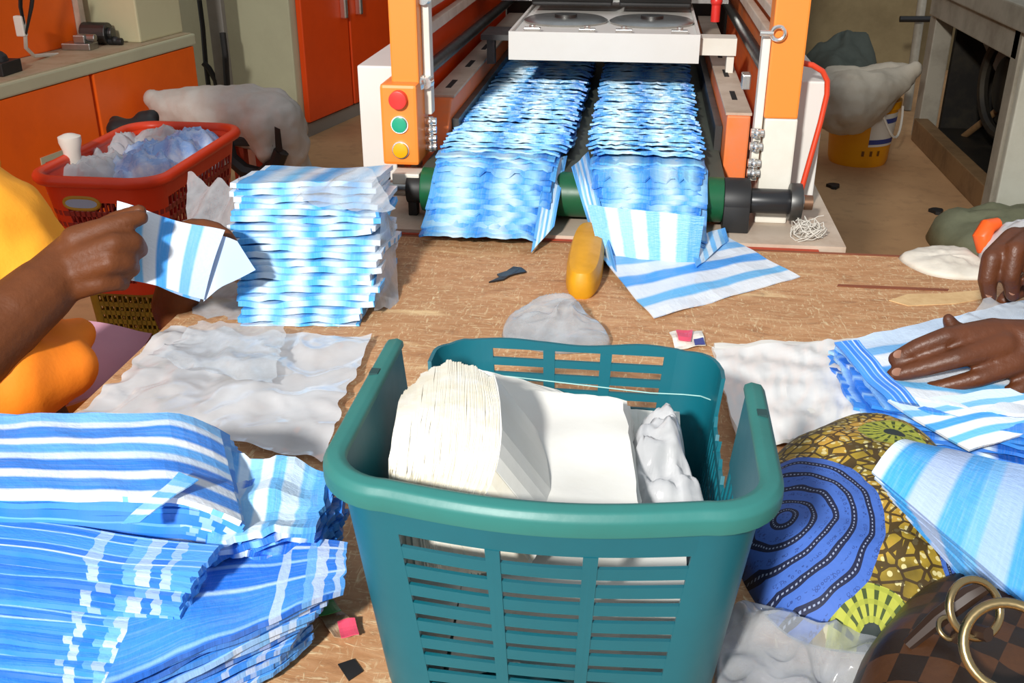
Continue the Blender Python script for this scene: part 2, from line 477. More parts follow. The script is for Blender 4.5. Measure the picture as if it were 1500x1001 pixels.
def blob(name, chains, balls=(), voxel=.004, it=6, boxes=None):
    """one continuous skin over tapering limbs: chains of (point, radius)"""
    mb = MB()
    for ch in chains:
        for (p, r) in ch: mb.ball(p, r, 14)
        for (p, r), (q, s_) in zip(ch, ch[1:]):
            if (Vector(p) - Vector(q)).length > 1e-4: mb.cyl(p, q, r, s_, 16)
    for b in balls: mb.ball(*b)
    me = mb.mesh('tmp')
    o = bpy.data.objects.new('tmp', me)
    COL.objects.link(o)
    m = o.modifiers.new('r', 'REMESH'); m.mode = 'VOXEL'; m.voxel_size = voxel; m.use_smooth_shade = True
    m = o.modifiers.new('s', 'SMOOTH'); m.factor = .5; m.iterations = it
    dg = bpy.context.evaluated_depsgraph_get()
    out = bpy.data.meshes.new_from_object(o.evaluated_get(dg))
    out.name = name
    bpy.data.objects.remove(o)
    return out

def skin_part(name, me, m, parent, displace=None, label=None):
    off = WL[parent.name]
    if displace: moved = [v.co + displace(v.co, v.normal) - off for v in me.vertices]
    else: moved = [v.co - off for v in me.vertices]
    me.vertices.foreach_set('co', [x for p in moved for x in p])
    me.update()
    me.materials.clear()
    me.materials.append(m)
    return part(name, me, None, parent, label=label)

def lerp(a, b, t): return a + (b - a) * t
def bil(c, u, v):
    """corners c: back left, back right, front right, front left"""
    return (c[0] * (1 - u) + c[1] * u) * (1 - v) + (c[3] * (1 - u) + c[2] * u) * v

def sheet(c, nu=10, nv=8, th=.0008, amp=.002, sc=18, seed=0, rag=0, swap=False, extra=None):
    """a supple sheet between four corners"""
    mb = MB()
    def fn(u, v):
        uu, vv = u, v
        if rag:
            uu += rag * nz(v * 9, seed, 1) * (2 * u - 1)
            vv += rag * nz(u * 9, seed, 5) * (2 * v - 1)
        p = bil(c, uu, vv)
        p = p + Vector((0, 0, amp * nz(p.x * sc + seed, p.y * sc, seed * 1.7)))
        if extra: p = p + extra(u, v)
        return p
    # parameter v runs front to back so that the skin faces up
    mb.grid(lambda u, v: fn(u, 1 - v), nu, nv, th, (lambda u, v: (v, u)) if swap else (lambda u, v: (u, v)))
    return mb

def creases(p, sc, seed):
    q = Vector((p.x * sc + seed, p.y * sc + seed * 2, seed))
    q += .35 * noise.noise_vector(q * 1.7)
    return .75 * (1 - 2.6 * abs(noise.noise(q))) + .3 * (1 - 2.6 * abs(noise.noise(q * 2.3))) + .4 * noise.noise(q * .6) - .45

def above(mb, z0):
    mb.v = [(v[0], v[1], max(v[2], z0)) for v in mb.v]
    return mb

def poly_lump(outline, zbase, h, power=.55, nr=14, na=64, noise_amp=.006, nsc=14, seed=0, crease=False):
    """a soft heap over a closed outline of ground points; UV = ground position in metres"""
    c = sum(outline, Vector((0, 0, 0))) / len(outline)
    k = len(outline)
    def ol(a):
        t = a * k; i = int(t) % k; f = t - int(t)
        p0, p1, p2, p3 = (outline[(i + d) % k] for d in (-1, 0, 1, 2))
        return .5 * ((2 * p1) + (p2 - p0) * f + (2 * p0 - 5 * p1 + 4 * p2 - p3) * f * f + (3 * p1 - p0 - 3 * p2 + p3) * f ** 3)
    vs, uvs = [], []
    for j in range(1, nr + 1):
        r = j / nr
        for i in range(na):
            e = ol(i / na)
            p = c + (e - c) * r
            z = zbase + h * max(0, 1 - r ** 2.4) ** power
            w = noise_amp * (1 - r ** 6)
            z += w * (creases(p, nsc, seed) if crease else noise.fractal(Vector((p.x * nsc + seed, p.y * nsc, seed)), 1, 2, 3))
            vs.append(Vector((p.x, p.y, max(zbase, z)))); uvs.append((p.x, p.y))
    vs.append(Vector((c.x, c.y, zbase + h))); uvs.append((c.x, c.y))
    ct = len(vs) - 1
    n = na
    fs = [(j * n + i, (j + 1) * n + i, (j + 1) * n + (i + 1) % n, j * n + (i + 1) % n) for j in range(nr - 1) for i in range(n)]
    fs += [(ct, i, (i + 1) % n) for i in range(n)] + [tuple(range((nr - 1) * n + n - 1, (nr - 1) * n - 1, -1))]
    return MB().add(vs, fs, uvs)

# ================================================================== SETTING
FZ = -.65
struct('floor', MB().box(-5, 4.5, -2.5, 7.2, FZ - .1, FZ), floor_m)
struct('wall_back', MB().box(-5, 4.5, 6.7, 6.85, FZ, 2.4), wall_m)

# worktable
tb = thing('work_table', (-.1, .8, FZ), 'large worn plywood work table littered with plastic bags', 'table')
part('tabletop', MB().box(-.55, .72, .2, 1.41, -.03, 0), wood, tb)
part('edge_strip', MB().box(-.55, .72, 1.41, 1.417, -.03, .0005), wood_edge, tb, label='red-brown strip along the far table edge')
for x in (-.5, .66):
    for y in (.27, 1.34):
        part('leg', MB().box(x - .03, x + .03, y - .03, y + .03, FZ, -.03), brown_wood, tb, bevel=.004)
def flat_poly(px, z0, z1): return MB().prism([(p.x, p.y) for p in (at(u, v, z=0) for u, v in px)], lambda p, q, a: Vector((p, q, a)), z0, z1)
veneer = mat('bare_veneer', 'dcb986', .7, dirt='b98d5c', amt=.5, scale=40)
part('veneer_flake', flat_poly(((1302, 441), (1330, 432), (1380, 431), (1436, 426), (1444, 438), (1400, 446), (1330, 449)), .0002, .0012), veneer, tb, label='pale flaked strip of veneer')
part('veneer_flake', flat_poly(((1228, 417), (1275, 419), (1390, 424), (1388, 427), (1280, 423), (1226, 420)), .0002, .0008), wood_edge, tb, label='dark crack where the veneer lifts')
part('apron', MB().box(-.47, .63, 1.33, 1.35, -.12, -.03), brown_wood, tb)
part('apron', MB().box(-.51, -.49, .3, 1.31, -.12, -.03), brown_wood, tb)

# ================================================================== BAG MACHINE
mc = thing('bag_making_machine', (-.09, 1.9, FZ), 'orange and white bag making machine with green delivery roller at the table end', 'machine')
def mpart(name, mb, m, par=None, **kw): return part(name, mb, m, par or mc, **kw)
mpart('base_plate', MB().box(-.44, .30, 1.425, 2.9, -.03, .006), cream_worn)
mpart('base_edge', MB().box(-.44, .262, 1.418, 1.426, -.022, .001), red_paint, label='red lower edge of the base plate')
for x in (-.40, .24):
    mpart('leg', MB().box(x - .03, x + .03, 1.5, 1.56, FZ, -.03), steel_dark)
    mpart('leg', MB().box(x - .03, x + .03, 2.8, 2.86, FZ, -.03), steel_dark)
# roller
ry, rz = 1.5, .047
ro = mpart('delivery_roller', MB().cyl((-.326, ry, rz), (.128, ry, rz), .034, n=40), green_rubber, smooth=True, bevel=.003, label='green rubber roller')
mpart('shaft', MB().cyl((-.4, ry, rz), (.245, ry, rz), .0125, n=20), steel, ro, smooth=True)
mpart('sleeve', MB().cyl((.166, ry, rz), (.226, ry, rz), .0185, n=24), black_gloss, ro, smooth=True, bevel=.002)
mpart('bearing_block', MB().cyl((.128, ry, rz), (.166, ry, rz), .033, n=32).box(.128, .166, ry - .033, ry + .033, .006, rz), black, ro, smooth=True, bevel=.002)
mpart('bearing_block', MB().cyl((-.35, ry, rz), (-.327, ry, rz), .022, n=32).box(-.349, -.335, ry - .01, ry + .01, .006, rz - .01), black, ro, smooth=True, bevel=.002)
mpart('collar', MB().cyl((-.4, ry, rz), (-.382, ry, rz), .026, n=28), steel_dark, ro, smooth=True, bevel=.003)
mpart('collar', MB().cyl((.224, ry, rz), (.242, ry, rz), .028, n=28), steel_dark, ro, smooth=True, bevel=.003)
mpart('shaft_end', MB().cyl((.242, ry, rz), (.258, ry, rz), .011, n=18), mat('copper_tip', '8a6a54', .4, .8), ro, smooth=True)
mpart('belt', MB().box(-.326, .128, 1.5, 2.9, .072, .081), belt_m)
# side rails
for sx, x0, x1 in ((-1, -.348, -.309), (1, .132, .168)):
    prof = [(1.60, .02), (1.60, .075), (1.665, .15), (2.75, .15), (2.75, .02)] if sx < 0 else [(1.60, .012), (1.60, .15), (2.75, .15), (2.75, .012)]
    rl = mpart('side_rail', MB().prism(prof, lambda p, q, a: Vector((a, p, q)), x0, x1), orange_rail, bevel=.003)
    mpart('rail_cover', MB().box(x0 - .002, x1 + .002, 1.68 if sx < 0 else 1.604, 2.72, .1495, .154), cream_worn, rl, bevel=.001)
    for k in range(3):
        y = (1.74 if sx < 0 else 1.70) + k * .2
        mpart('slot', MB().box(lerp(x0, x1, .38), lerp(x0, x1, .62), y, y + .07, .1535, .1546), slot_dark, rl)
    mpart('belt_guard', MB().box(x1 + .001 if sx < 0 else x0 - .012, x1 + .012 if sx < 0 else x0 - .001, 1.66, 2.7, .05, .12), steel_dark, rl)
# left post with control box
pl = mpart('post', MB().box(-.373, -.331, 1.52, 1.575, .19, .62), orange_post, bevel=.003, label='orange left post')
cb = mpart('control_box', MB().box(-.386, -.330, 1.495, 1.58, .084, .205), orange_post, bevel=.005, label='orange control box with three push buttons')
for z, m_, nm in ((.184, red_btn, 'red'), (.1465, green_btn, 'green'), (.108, yellow_btn, 'yellow')):
    x = -.357
    rg = mpart('button_bezel', MB().cyl((x, 1.497, z), (x, 1.4915, z), .0142, .0132, 26), chrome if nm != 'red' else red_btn, cb, smooth=True)
    mpart('push_button', MB().cyl((x, 1.492, z), (x, 1.484 if nm == 'red' else 1.488, z), .0115 if nm != 'red' else .0135, n=26), m_, cb, smooth=True, bevel=.0015, label=nm + ' push button')
mpart('guide_strip', MB().box(-.331, -.319, 1.55, 1.575, .15, .33), cream, bevel=.002)
for z in (.322, .2, ):
    mpart('bolt_head', MB().cyl((-.325, 1.552, z), (-.325, 1.538, z), .011, .009, 14), chrome, smooth=True)
def fittings(x, y, zs):
    for i, z in enumerate(zs):
        mpart('hose_fitting', MB().cyl((x - .009, y, z), (x + .009, y, z), .006, n=12).cyl((x, y, z - .007), (x, y, z + .007), .0045, n=10).ball((x, y - .004, z), .006, 10), chrome, smooth=True)
fittings(-.322, 1.55, (.14, .127, .113, .1))
mpart('white_cabinet', MB().box(-.447, -.39, 1.6, 2.2, -.03, .213), white_paint, bevel=.003, label='white side cabinet')
mpart('foot_bracket', MB().box(-.372, -.33, 1.49, 1.53, .055, .072), cream, bevel=.002)
# inner side plates, bars and rods
mpart('side_plate', MB().box(-.372, -.362, 1.575, 2.75, .06, .5), orange_deep)
mpart('side_plate', MB().box(.205, .213, 1.575, 2.75, .06, .5), orange_rail)
for z, m_, r in ((.262, cream_worn, .009), (.30, cream_worn, .008)):
    mpart('guide_bar', MB().box(-.352, -.338, 1.57, 2.75, z - r, z + r), m_, bevel=.002)
    mpart('guide_bar', MB().box(.184, .198, 1.57, 2.75, z - r, z + r), m_, bevel=.002)
mpart('guide_rod', MB().cyl((-.34, 1.57, .205), (-.34, 2.75, .19), .0105, n=16), steel_dark, smooth=True)
mpart('guide_rod', MB().cyl((.188, 1.57, .215), (.188, 2.75, .2), .0105, n=16), steel_dark, smooth=True)
mpart('rod_end', MB().cyl((-.337, 1.56, .2), (-.337, 1.535, .2), .013, n=16).ball((-.337, 1.535, .2), .0125), chrome, smooth=True)
# right post
mpart('post', MB().box(.178, .226, 1.52, 1.57, .165, .62), orange_post, bevel=.003, label='orange upper right post')
mpart('post', MB().box(.180, .227, 1.521, 1.569, .006, .165), cream, bevel=.003, label='cream lower right post')
mpart('guide_strip', MB().box(.166, .1775, 1.525, 1.55, .07, .285), cream, bevel=.002)
mpart('eye_bolt', MB().torus((.185, 1.512, .286), (0, 1, 0), .009, .003, 20, 8).cyl((.16, 1.512, .286), (.178, 1.512, .286), .004), chrome, smooth=True)
fittings(.170, 1.515, (.145, .125, .1, .085))
mpart('clamp_block', MB().box(.15, .163, 1.6, 1.63, .19, .212), chrome, bevel=.002)
mpart('white_cabinet', MB().box(.229, .275, 1.6, 2.2, -.03, .205), white_paint, bevel=.003, label='white side cabinet at the red tube')
mpart('red_tube', MB().tube([(.23, 1.575, .236), (.246, 1.575, .233), (.262, 1.578, .224), (.271, 1.58, .21), (.273, 1.58, .19), (.268, 1.575, .15), (.257, 1.565, .09), (.248, 1.558, .04), (.245, 1.555, .006)], .0042, 10), red_tube_m, smooth=True)
# tray over the belt
tr = mpart('tray', MB().box(-.245, .098, 1.9, 1.906, .176, .226).box(-.245, .098, 1.906, 2.5, .214, .2205).box(-.245, -.24, 1.906, 2.5, .176, .226).box(.093, .098, 1.906, 2.5, .176, .226), white_paint, label='white tray bridging the belt')
for x in (-.155, .012):
    mpart('suction_disc', MB().lathe((x, 2.08, .2205), [(0.08, 0), (.082, .004), (.074, .008), (.03, .009), (.0, .009)], 40), steel, tr, smooth=True)
    mpart('disc_hub', MB().cyl((x, 2.08, .228), (x, 2.08, .235), .022, n=20), steel_dark, tr, smooth=True)
    for dx in (-.05, .05):
        mpart('clip', MB().box(x + dx - .015, x + dx + .015, 1.925, 1.94, .2205, .229).cyl((x + dx, 1.932, .229), (x + dx, 1.932, .234), .006), chrome, tr, bevel=.001)
mpart('cross_bar', MB().box(-.31, .17, 2.28, 2.34, .26, .275).box(-.31, .17, 2.28, 2.29, .235, .26), steel)
mpart('seal_head', MB().box(-.235, -.07, 2.2, 2.27, .236, .33).cyl((-.235, 2.2, .262), (-.07, 2.2, .262), .018), black, bevel=.003)
mpart('seal_head', MB().box(-.055, .09, 2.2, 2.27, .236, .33).cyl((-.055, 2.2, .262), (.09, 2.2, .262), .018), black, bevel=.003)
mpart('cross_roller', MB().cyl((-.33, 2.36, .3), (.18, 2.36, .3), .03, n=24), black_gloss, smooth=True)
mpart('side_bracket', MB().box(-.31, -.245, 1.99, 2.1, .196, .206).box(-.30, -.285, 2.0, 2.02, .15, .196), steel_dark)
mpart('side_bracket', MB().box(.098, .165, 1.93, 1.98, .186, .216).box(.15, .163, 1.94, 1.96, .15, .186), cream)
mpart('red_valve', MB().cyl((.137, 2.15, .216), (.137, 2.15, .25), .009).ball((.137, 2.15, .255), .012), red_btn, smooth=True)
mpart('hopper_back', MB().box(-.36, .2, 2.76, 2.8, -.03, .7), dark_mach)
# wire tangle at the shaft end
mbw = MB()
for i in range(40):
    c = Vector((.25 + rnd(-.012, .014), 1.462 + rnd(-.012, .014), .0125)); a0 = rnd(0, 6.3); rr = rnd(.008, .022)
    pts = [c + Vector((cos(a0 + k * .55) * rr * 1.1, sin(a0 + k * .55) * rr * .8, rnd(-.002, .003) + .008 * sin(k + i) + i * .0003)) for k in range(7)]
    mbw.tube(pts, .0007, 4)
solo('wire_tangle', mbw, mat('pale_thread', 'cfcac0', .5), 'tangle of pale thread on the base plate beneath the roller shaft end', 'thread', kind='stuff')

# ------------------------------------------------------------------ the two shingled stacks on the belt
PATH = [Vector((0, y, z)) for y, z in ((2.45, .083), (1.9, .084), (1.54, .086), (1.5, .084), (1.47, .066), (1.445, .042), (1.40, .012), (1.365, .004), (1.3, .003))]
CUM = [0]
for a, b in zip(PATH, PATH[1:]): CUM.append(CUM[-1] + (b - a).length)
def path(s):
    s = max(0, min(CUM[-1] - 1e-6, s))
    for i in range(len(PATH) - 1):
        if s <= CUM[i + 1]:
            t = (s - CUM[i]) / (CUM[i + 1] - CUM[i])
            d = (PATH[i + 1] - PATH[i]).normalized()
            return PATH[i].lerp(PATH[i + 1], t), Vector((0, d.z, -d.y))
    return PATH[-1], Vector((0, 0, 1))
send = CUM[7] - .004
def belt_stack(name, label, xa, xb, seed):
    root = thing(name, ((xa(0) + xb(0)) / 2, 1.9, .08), label, 'bag stack', 'stacks delivered on the machine belt')
    rr = random.Random(seed)
    N = 100
    for k in range(N):
        s = send - .0012 - k * ((send - .13) / (N - 1))
        f = (N - 1 - k) / (N - 1)
        L = min(.10, s - .002)
        x0 = xa(s) + rr.uniform(-.006, .006); x1 = xb(s) + rr.uniform(-.006, .006)
        sk = rr.uniform(-.004, .004)
        lift = rr.uniform(.017, .022) if k > 10 else .009 + .001 * k
        sd = rr.uniform(0, 50)
        def fn(u, v):
            p, n = path(s - L * (1 - v) + sk * (u - .5) + .006 * nz(u * 13, sd, 3) * v)
            x = lerp(x0, x1, u) + .003 * nz(v * 4, sd, u * 3)
            h = .004 + lift * v ** 1.3 + (.0022 * nz(u * 7 + sd, 2, k * .3) + .002 * nz(u * 21, sd)) * v
            edge = .004 * max(0, abs(2 * u - 1) - .85) / .15
            p = Vector((x, p.y, p.z)) + n * max(.002, h - edge)
            p.z = max(p.z, .0012 + k * .0003)
            return p
        part('bag', MB().grid(fn, 24, 3, .0032), bag_machine, root)
    return root
bsL = belt_stack('bag_stack', 'shingled stack of blue striped bags on the belt beside the control box', lambda s: -.300 - .01 * max(0, s - .9), lambda s: -.109 - .03 * max(0, (s - .9) / .2), 3)
bsR = belt_stack('bag_stack', 'shingled stack of blue striped bags on the belt nearer the red tube', lambda s: -.08 + .035 * max(0, (s - .85) / .25), lambda s: .095, 5)
# draped folds belonging to the stacks
def wpts(*ps): return [at(u, v, z=z) for u, v, z in ps]
part('folded_bag', sheet(wpts((800, 240, .098), (831, 229, .095), (812, 330, .03), (778, 371, .004)), 6, 10, .0012, .003, 40, 3, swap=False), bag_fold, bsL)
part('folded_bag', sheet(wpts((838, 245, .098), (862, 222, .10), (902, 398, .012), (868, 352, .012)), 6, 10, .0012, .003, 40, 4), bag_fold, bsR)
part('folded_bag', sheet(wpts((860, 300, .075), (1032, 318, .07), (1022, 388, .006), (880, 380, .008)), 14, 8, .0012, .002, 40, 5), bag_fold, bsR)
# loose bag spread on the table
lb = sheet(wpts((866, 362, .014), (1058, 342, .012), (1172, 404, .003), (958, 466, .003)), 16, 12, .0015, .004, 22, 8, swap=True)
lo = solo('loose_bag', lb, bag_held, 'striped bag lying flat on the table below the right-hand belt stack', 'bag')
lo2 = sheet(wpts((1010, 352, .022), (1062, 333, .024), (1068, 352, .012), (1020, 392, .012)), 8, 6, .0012, .004, 30, 9)
part('corner_flap', lo2, bag_fold, lo)

# ================================================================== TABLE CLUTTER, MIDDLE
# yellow oblong block
pts = wpts((858, 352, 0), (858, 446, 0))
cx, y1, y0 = (pts[0].x + pts[1].x) / 2, pts[0].y - .015, pts[1].y + .012
mb = MB(); ring = 26
lv = [(0, .86), (.006, 1), (.024, .97), (.034, .82), (.0365, .55)]
vs = []
W2, L2 = .024, (y1 - y0) / 2
for z, sc_ in lv:
    for i in range(ring):
        a = 2 * pi * i / ring
        vs.append(Vector((cx + W2 * sc_ * (abs(cos(a)) ** .6) * (1 if cos(a) > 0 else -1), (y0 + y1) / 2 + (L2 - W2 * (1 - sc_)) * (abs(sin(a)) ** .7) * (1 if sin(a) > 0 else -1), z)))
fs = [(j * ring + i, j * ring + (i + 1) % ring, (j + 1) * ring + (i + 1) % ring, (j + 1) * ring + i) for j in range(len(lv) - 1) for i in range(ring)]
fs += [tuple(range(ring - 1, -1, -1)), tuple(range((len(lv) - 1) * ring, len(lv) * ring))]
mb.add(vs, fs)
solo('soap_bar', mb, soap, 'long rounded mustard yellow block on the table in front of the machine', 'block', smooth=True)
# black scrap
o = MB()
poly = [at(u, v, z=0) for u, v in ((716, 416), (732, 409), (728, 405), (742, 400), (752, 394), (764, 395), (771, 401), (755, 404), (745, 408), (738, 412))]
o.prism([(p.x, p.y) for p in poly], lambda p, q, a: Vector((p, q, a + .003 * abs(nz(p * 40, q * 40)))), .0005, .0025)
solo('black_scrap', o, black_gloss, 'small crumpled black plastic scrap on the plywood in front of the machine', 'scrap')
# clear crumpled plastic behind the basket
ol = [at(u, v, z=0) for u, v in ((738, 500), (752, 468), (790, 458), (820, 456), (850, 466), (882, 490), (890, 512), (810, 520))]
def crumple(name, outline, h, label, m=None, seed=1, na=120, nr=34, nsc=12, amp=.026):
    mb = poly_lump(outline, .0015, h, .45, nr, na, amp, nsc, seed, True)
    return solo(name, mb, m or film_clear, label, 'plastic', smooth='all')
crumple('crumpled_film', ol, .022, 'crumpled clear plastic lying just behind the teal basket', seed=4)
# small red wrapper
w = sheet([at(u, v, z=.004) for u, v in ((980, 488), (1028, 482), (1034, 505), (990, 512))], 8, 6, .0008, .006, 50, 2)
wr = solo('torn_wrapper', w, white_label, 'torn red and white wrapper behind the teal basket corner', 'wrapper')
part('red_patch', sheet([at(u, v, z=.008) for u, v in ((990, 485), (1015, 483), (1012, 500), (994, 499))], 4, 4, .0006, .005, 50, 2), pinkish, wr)
part('blue_patch', sheet([at(u, v, z=.007) for u, v in ((1016, 497), (1030, 494), (1033, 504), (1018, 506))], 4, 4, .0006, .004, 50, 2), blue_label, wr)

# fanned stack on the left, wrapped in clear film
fs_ = thing('bag_stack', (-.38, 1.15, 0), 'slumped fan of checked blue and white bags beside the held bag', 'bag stack')
N = 21
for i in range(N):
    t = i / (N - 1)
    vf = lerp(474, 268, t); z = .004 + .115 * t ** .9
    ul, ur = lerp(352, 338, min(1, t * 2)) + rnd(-4, 4), lerp(550, 552, t) + rnd(-9, 9)
    if t < .2: ur -= 25 * (1 - t / .2)
    a, b = at(ul, vf, z=z), at(ur, vf + rnd(-3, 3), z=z)
    back = Vector((rnd(-.006, .006) - .015, .16, -.022))
    c = [a + back, b + back, b, a]
    part('bag', above(sheet(c, 18, 5, .0068, .005, 30, i * 3.1, rag=.02), .001 + .0012 * i), bag_fan, fs_)
wrap = MB()
c = [at(290, 252, z=.07), at(560, 250, z=.135), at(590, 445, z=.006), at(292, 400, z=.004)]
wr_ = part('wrap_film', sheet([at(276, 258, z=.09), at(352, 262, z=.118), at(352, 352, z=.05), at(268, 338, z=.05)], 24, 18, 0, .03, 24, 5, rag=.02), film_clear, fs_, smooth='all', label='crinkled clear film round the stack')
part('wrap_film', sheet([at(440, 270, z=.125), at(545, 244, z=.15), at(580, 305, z=.118), at(430, 300, z=.11)], 16, 10, 0, .016, 30, 9, rag=.04), film_clear, fs_, smooth='all')
part('wrap_film', sheet([at(560, 300, z=.11), at(578, 330, z=.05), at(584, 440, z=.003), at(548, 455, z=.012)], 8, 16, 0, .012, 34, 12, rag=.05), film_clear, fs_, smooth='all')
part('wrap_film', sheet([at(285, 395, z=.002), at(360, 420, z=.01), at(360, 470, z=.002), at(282, 462, z=.002)], 10, 8, 0, .006, 34, 15, rag=.05), film_clear, fs_, smooth='all')

# milky sheets lying on the table at left
def flat_sheet(name, px, label, m, z, amp, seed, n=(34, 26)):
    c = [at(u, v, z=z) for u, v in px]
    L0 = (c[0] - c[1]).length
    mb = sheet(c, n[0], n[1], 0, amp * .5, 14, seed, rag=.05, extra=lambda u, v: Vector((0, 0, amp * .3 * creases(bil(c, u, v), 17, seed))))
    for i, v in enumerate(mb.v):
        if v[2] < .0015: mb.v[i] = (v[0], v[1], .0015)
    return solo(name, mb, m, label, 'plastic sheet', smooth='all')
flat_sheet('plastic_sheet', ((250, 478), (545, 492), (470, 672), (108, 610)), 'large milky plastic sheet spread flat between the basket and the blue pile', film_milky, .008, .015, 2, (70, 48))
flat_sheet('plastic_sheet', ((290, 474), (420, 480), (400, 560), (215, 520)), 'creased clear plastic piece on top of the milky sheet', film_clear, .022, .018, 6, (44, 30))
# white bags at right, behind the basket arm
ws = thing('white_bag_stack', (.12, .85, 0), 'flat pile of white bags on the table beside the right arm of the basket', 'bag stack')
for i in range(6):
    z = .003 + i * .0045
    j = lambda: rnd(-5, 5)
    c = [at(1048 + j() - 4 * (5 - i) * .3, 508 + j(), z=z), at(1262 + j(), 496 + j(), z=z), at(1262 + j(), 628 + j(), z=z), at(1085 + j(), 648 + j(), z=z)]
    part('bag', sheet(c, 44 if i == 5 else 16, 30 if i == 5 else 10, .0035, .004, 30, i * 2.3, rag=.02, extra=(lambda u, v: Vector((0, 0, .002 * creases(Vector((u * .3, v * .2, 0)), 30, 5)))) if i == 5 else None), film_white if i == 5 else paper_white, ws, smooth=True)

# ================================================================== TEAL BASKET
X0, X1, Y0, Y1, HB, RC = -.167, .082, .478, .80, .18, .035
bk = thing('teal_basket', ((X0 + X1) / 2, (Y0 + Y1) / 2, 0), 'broken teal plastic basket with slotted walls holding white bags', 'basket')
def ring_pt(s, h):
    """point on the wall: s runs from the left back corner, along left wall to front, right wall, back"""
    k = (HB - h) / HB
    x0, x1, y0, y1 = X0 + .017 * k, X1 - .019 * k, Y0 + .02 * k, Y1 - .022 * k
    # bowed front
    r = RC
    segs = [((x0, y1 - r), (x0, y0 + r)), ('a', (x0 + r, y0 + r), pi), ((x0 + r, y0), (x1 - r, y0)), ('a', (x1 - r, y0 + r), 1.5 * pi), ((x1, y0 + r), (x1, y1 - r)), ('a', (x1 - r, y1 - r), 0), ((x1 - r, y1), (x0 + r, y1)), ('a', (x0 + r, y1 - r), .5 * pi)]
    i = int(s) % 8; f = s - int(s)
    g = segs[i]
    if g[0] == 'a':
        a = g[2] + f * pi / 2
        p = Vector((g[1][0] + r * cos(a), g[1][1] + r * sin(a), 0)); n = Vector((cos(a), sin(a), 0))
    else:
        p = Vector((lerp(g[0][0], g[1][0], f), lerp(g[0][1], g[1][1], f), 0))
        d = Vector((g[1][0] - g[0][0], g[1][1] - g[0][1], 0)).normalized()
        n = Vector((d.y, -d.x, 0))
    if i == 2:
        p.y -= .012 * sin(pi * f) * (h / HB)
    p.z = h
    return p, n
WT = .0032
def cell(mb, s0, s1, h0, h1, ns=6, w=WT, htop=None, nh=1):
    vs, fs = [], []
    for a in range(ns + 1):
        s = lerp(s0, s1, a / ns)
        ht = htop(s) if htop else h1
        for b in range(nh + 1):
            h = lerp(h0, ht, b / nh)
            p, n = ring_pt(s, h)
            vs += [p + n * (w / 2), p - n * (w / 2)]
    m = 2 * (nh + 1)
    for a in range(ns):
        for b in range(nh):
            i = a * m + b * 2
            fs += [(i, i + m, i + m + 2, i + 2), (i + 1, i + 3, i + m + 3, i + m + 1)]
        i, t = a * m, a * m + 2 * nh
        fs += [(i, i + 1, i + m + 1, i + m), (t, t + m, t + m + 1, t + 1)]
    for i0, flip in ((0, 0), (ns * m, 1)):
        for b in range(nh):
            i = i0 + b * 2
            fs.append((i, i + 2, i + 3, i + 1) if not flip else (i, i + 1, i + 3, i + 2))
    mb.add(vs, fs)
sL = 1 - (.664 - Y0 - RC) / (Y1 - Y0 - 2 * RC)       # where the left arm ends (s on segment 0, back to front)
sR = 4 + (.625 - Y0 - RC) / (Y1 - Y0 - 2 * RC)       # where the right arm ends
def top(s):
    if s < sL:
        if s < .12: return .128
        return .064 + .016 * nz(s * 14, 3)
    if s <= sR: return HB
    if s < 4.93: return .078 + .045 * abs(((s * 11) % 1) - .5)
    return .128 + .004 * nz(s * 3, 1)
# solid frame of the walls
fr = MB()
cell(fr, 0, .12, .012, .1, 2, htop=top)
cell(fr, .12, sL, .012, .07, 12, htop=top)
ftop, fbot = .147, .02
cell(fr, 1, 2, .0, HB, 8)                 # front left corner
cell(fr, 3, 4, .0, HB, 8)
cell(fr, 2, 3, ftop, HB, 24); cell(fr, 2, 3, 0, fbot, 24)
cell(fr, 2, 2.012, fbot, ftop, 1); cell(fr, 2.988, 3, fbot, ftop, 1)
# left arm solid wall, slotted low
cell(fr, sL, 1, .1, HB, 8); cell(fr, sL, 1, 0, .035, 8)
cell(fr, 4, sR, .12, HB, 8); cell(fr, 4, sR, 0, .03, 8)
cell(fr, sR, 4.93, 0, .03, 8); cell(fr, 4.93, 5, 0, .1, 2, htop=top)
cell(fr, 5, 6, 0, .12, 8, htop=top); cell(fr, 7, 8, 0, .12, 8, htop=top)
bt, bb = .121, .035
cell(fr, 6, 7, bt, .12, 20, htop=top); cell(fr, 6, 7, 0, bb, 20)
cell(fr, 6, 6.06, bb, bt, 2); cell(fr, 6.94, 7, bb, bt, 2)
# floor of the basket
bot = [ring_pt(i / 4, .004)[0] for i in range(32)]
fr.prism([(p.x, p.y) for p in bot], lambda p, q, a: Vector((p, q, a)), .001, .005)
part('wall_frame', fr, teal, bk, smooth=True)
# ribs and slats
for s in (2.012 + .976 / 3, 2.012 + 1.952 / 3):
    m_ = MB(); cell(m_, s - .025, s + .025, fbot, ftop, 2, WT * 1.25); part('rib', m_, teal, bk)
nsl = 8
for k in range(nsl):
    h0 = lerp(fbot, ftop, (k + .52) / (nsl + .52)); h1 = h0 + .0088
    m_ = MB(); cell(m_, 2.012, 2.988, h0 - .0035, h1 - .0035, 20, WT * .9); part('slat', m_, teal, bk)
for s in (6.06 + .88 / 3, 6.06 + 1.76 / 3):
    m_ = MB(); cell(m_, s - .03, s + .03, bb, bt, 2, WT * 1.2); part('rib', m_, teal, bk)
for k in range(6):
    h0 = lerp(bb, bt, (k + .55) / 6.6)
    m_ = MB(); cell(m_, 6.06, 6.94, h0 - .0015, h0 + .005, 18, WT * .9); part('slat', m_, teal, bk)
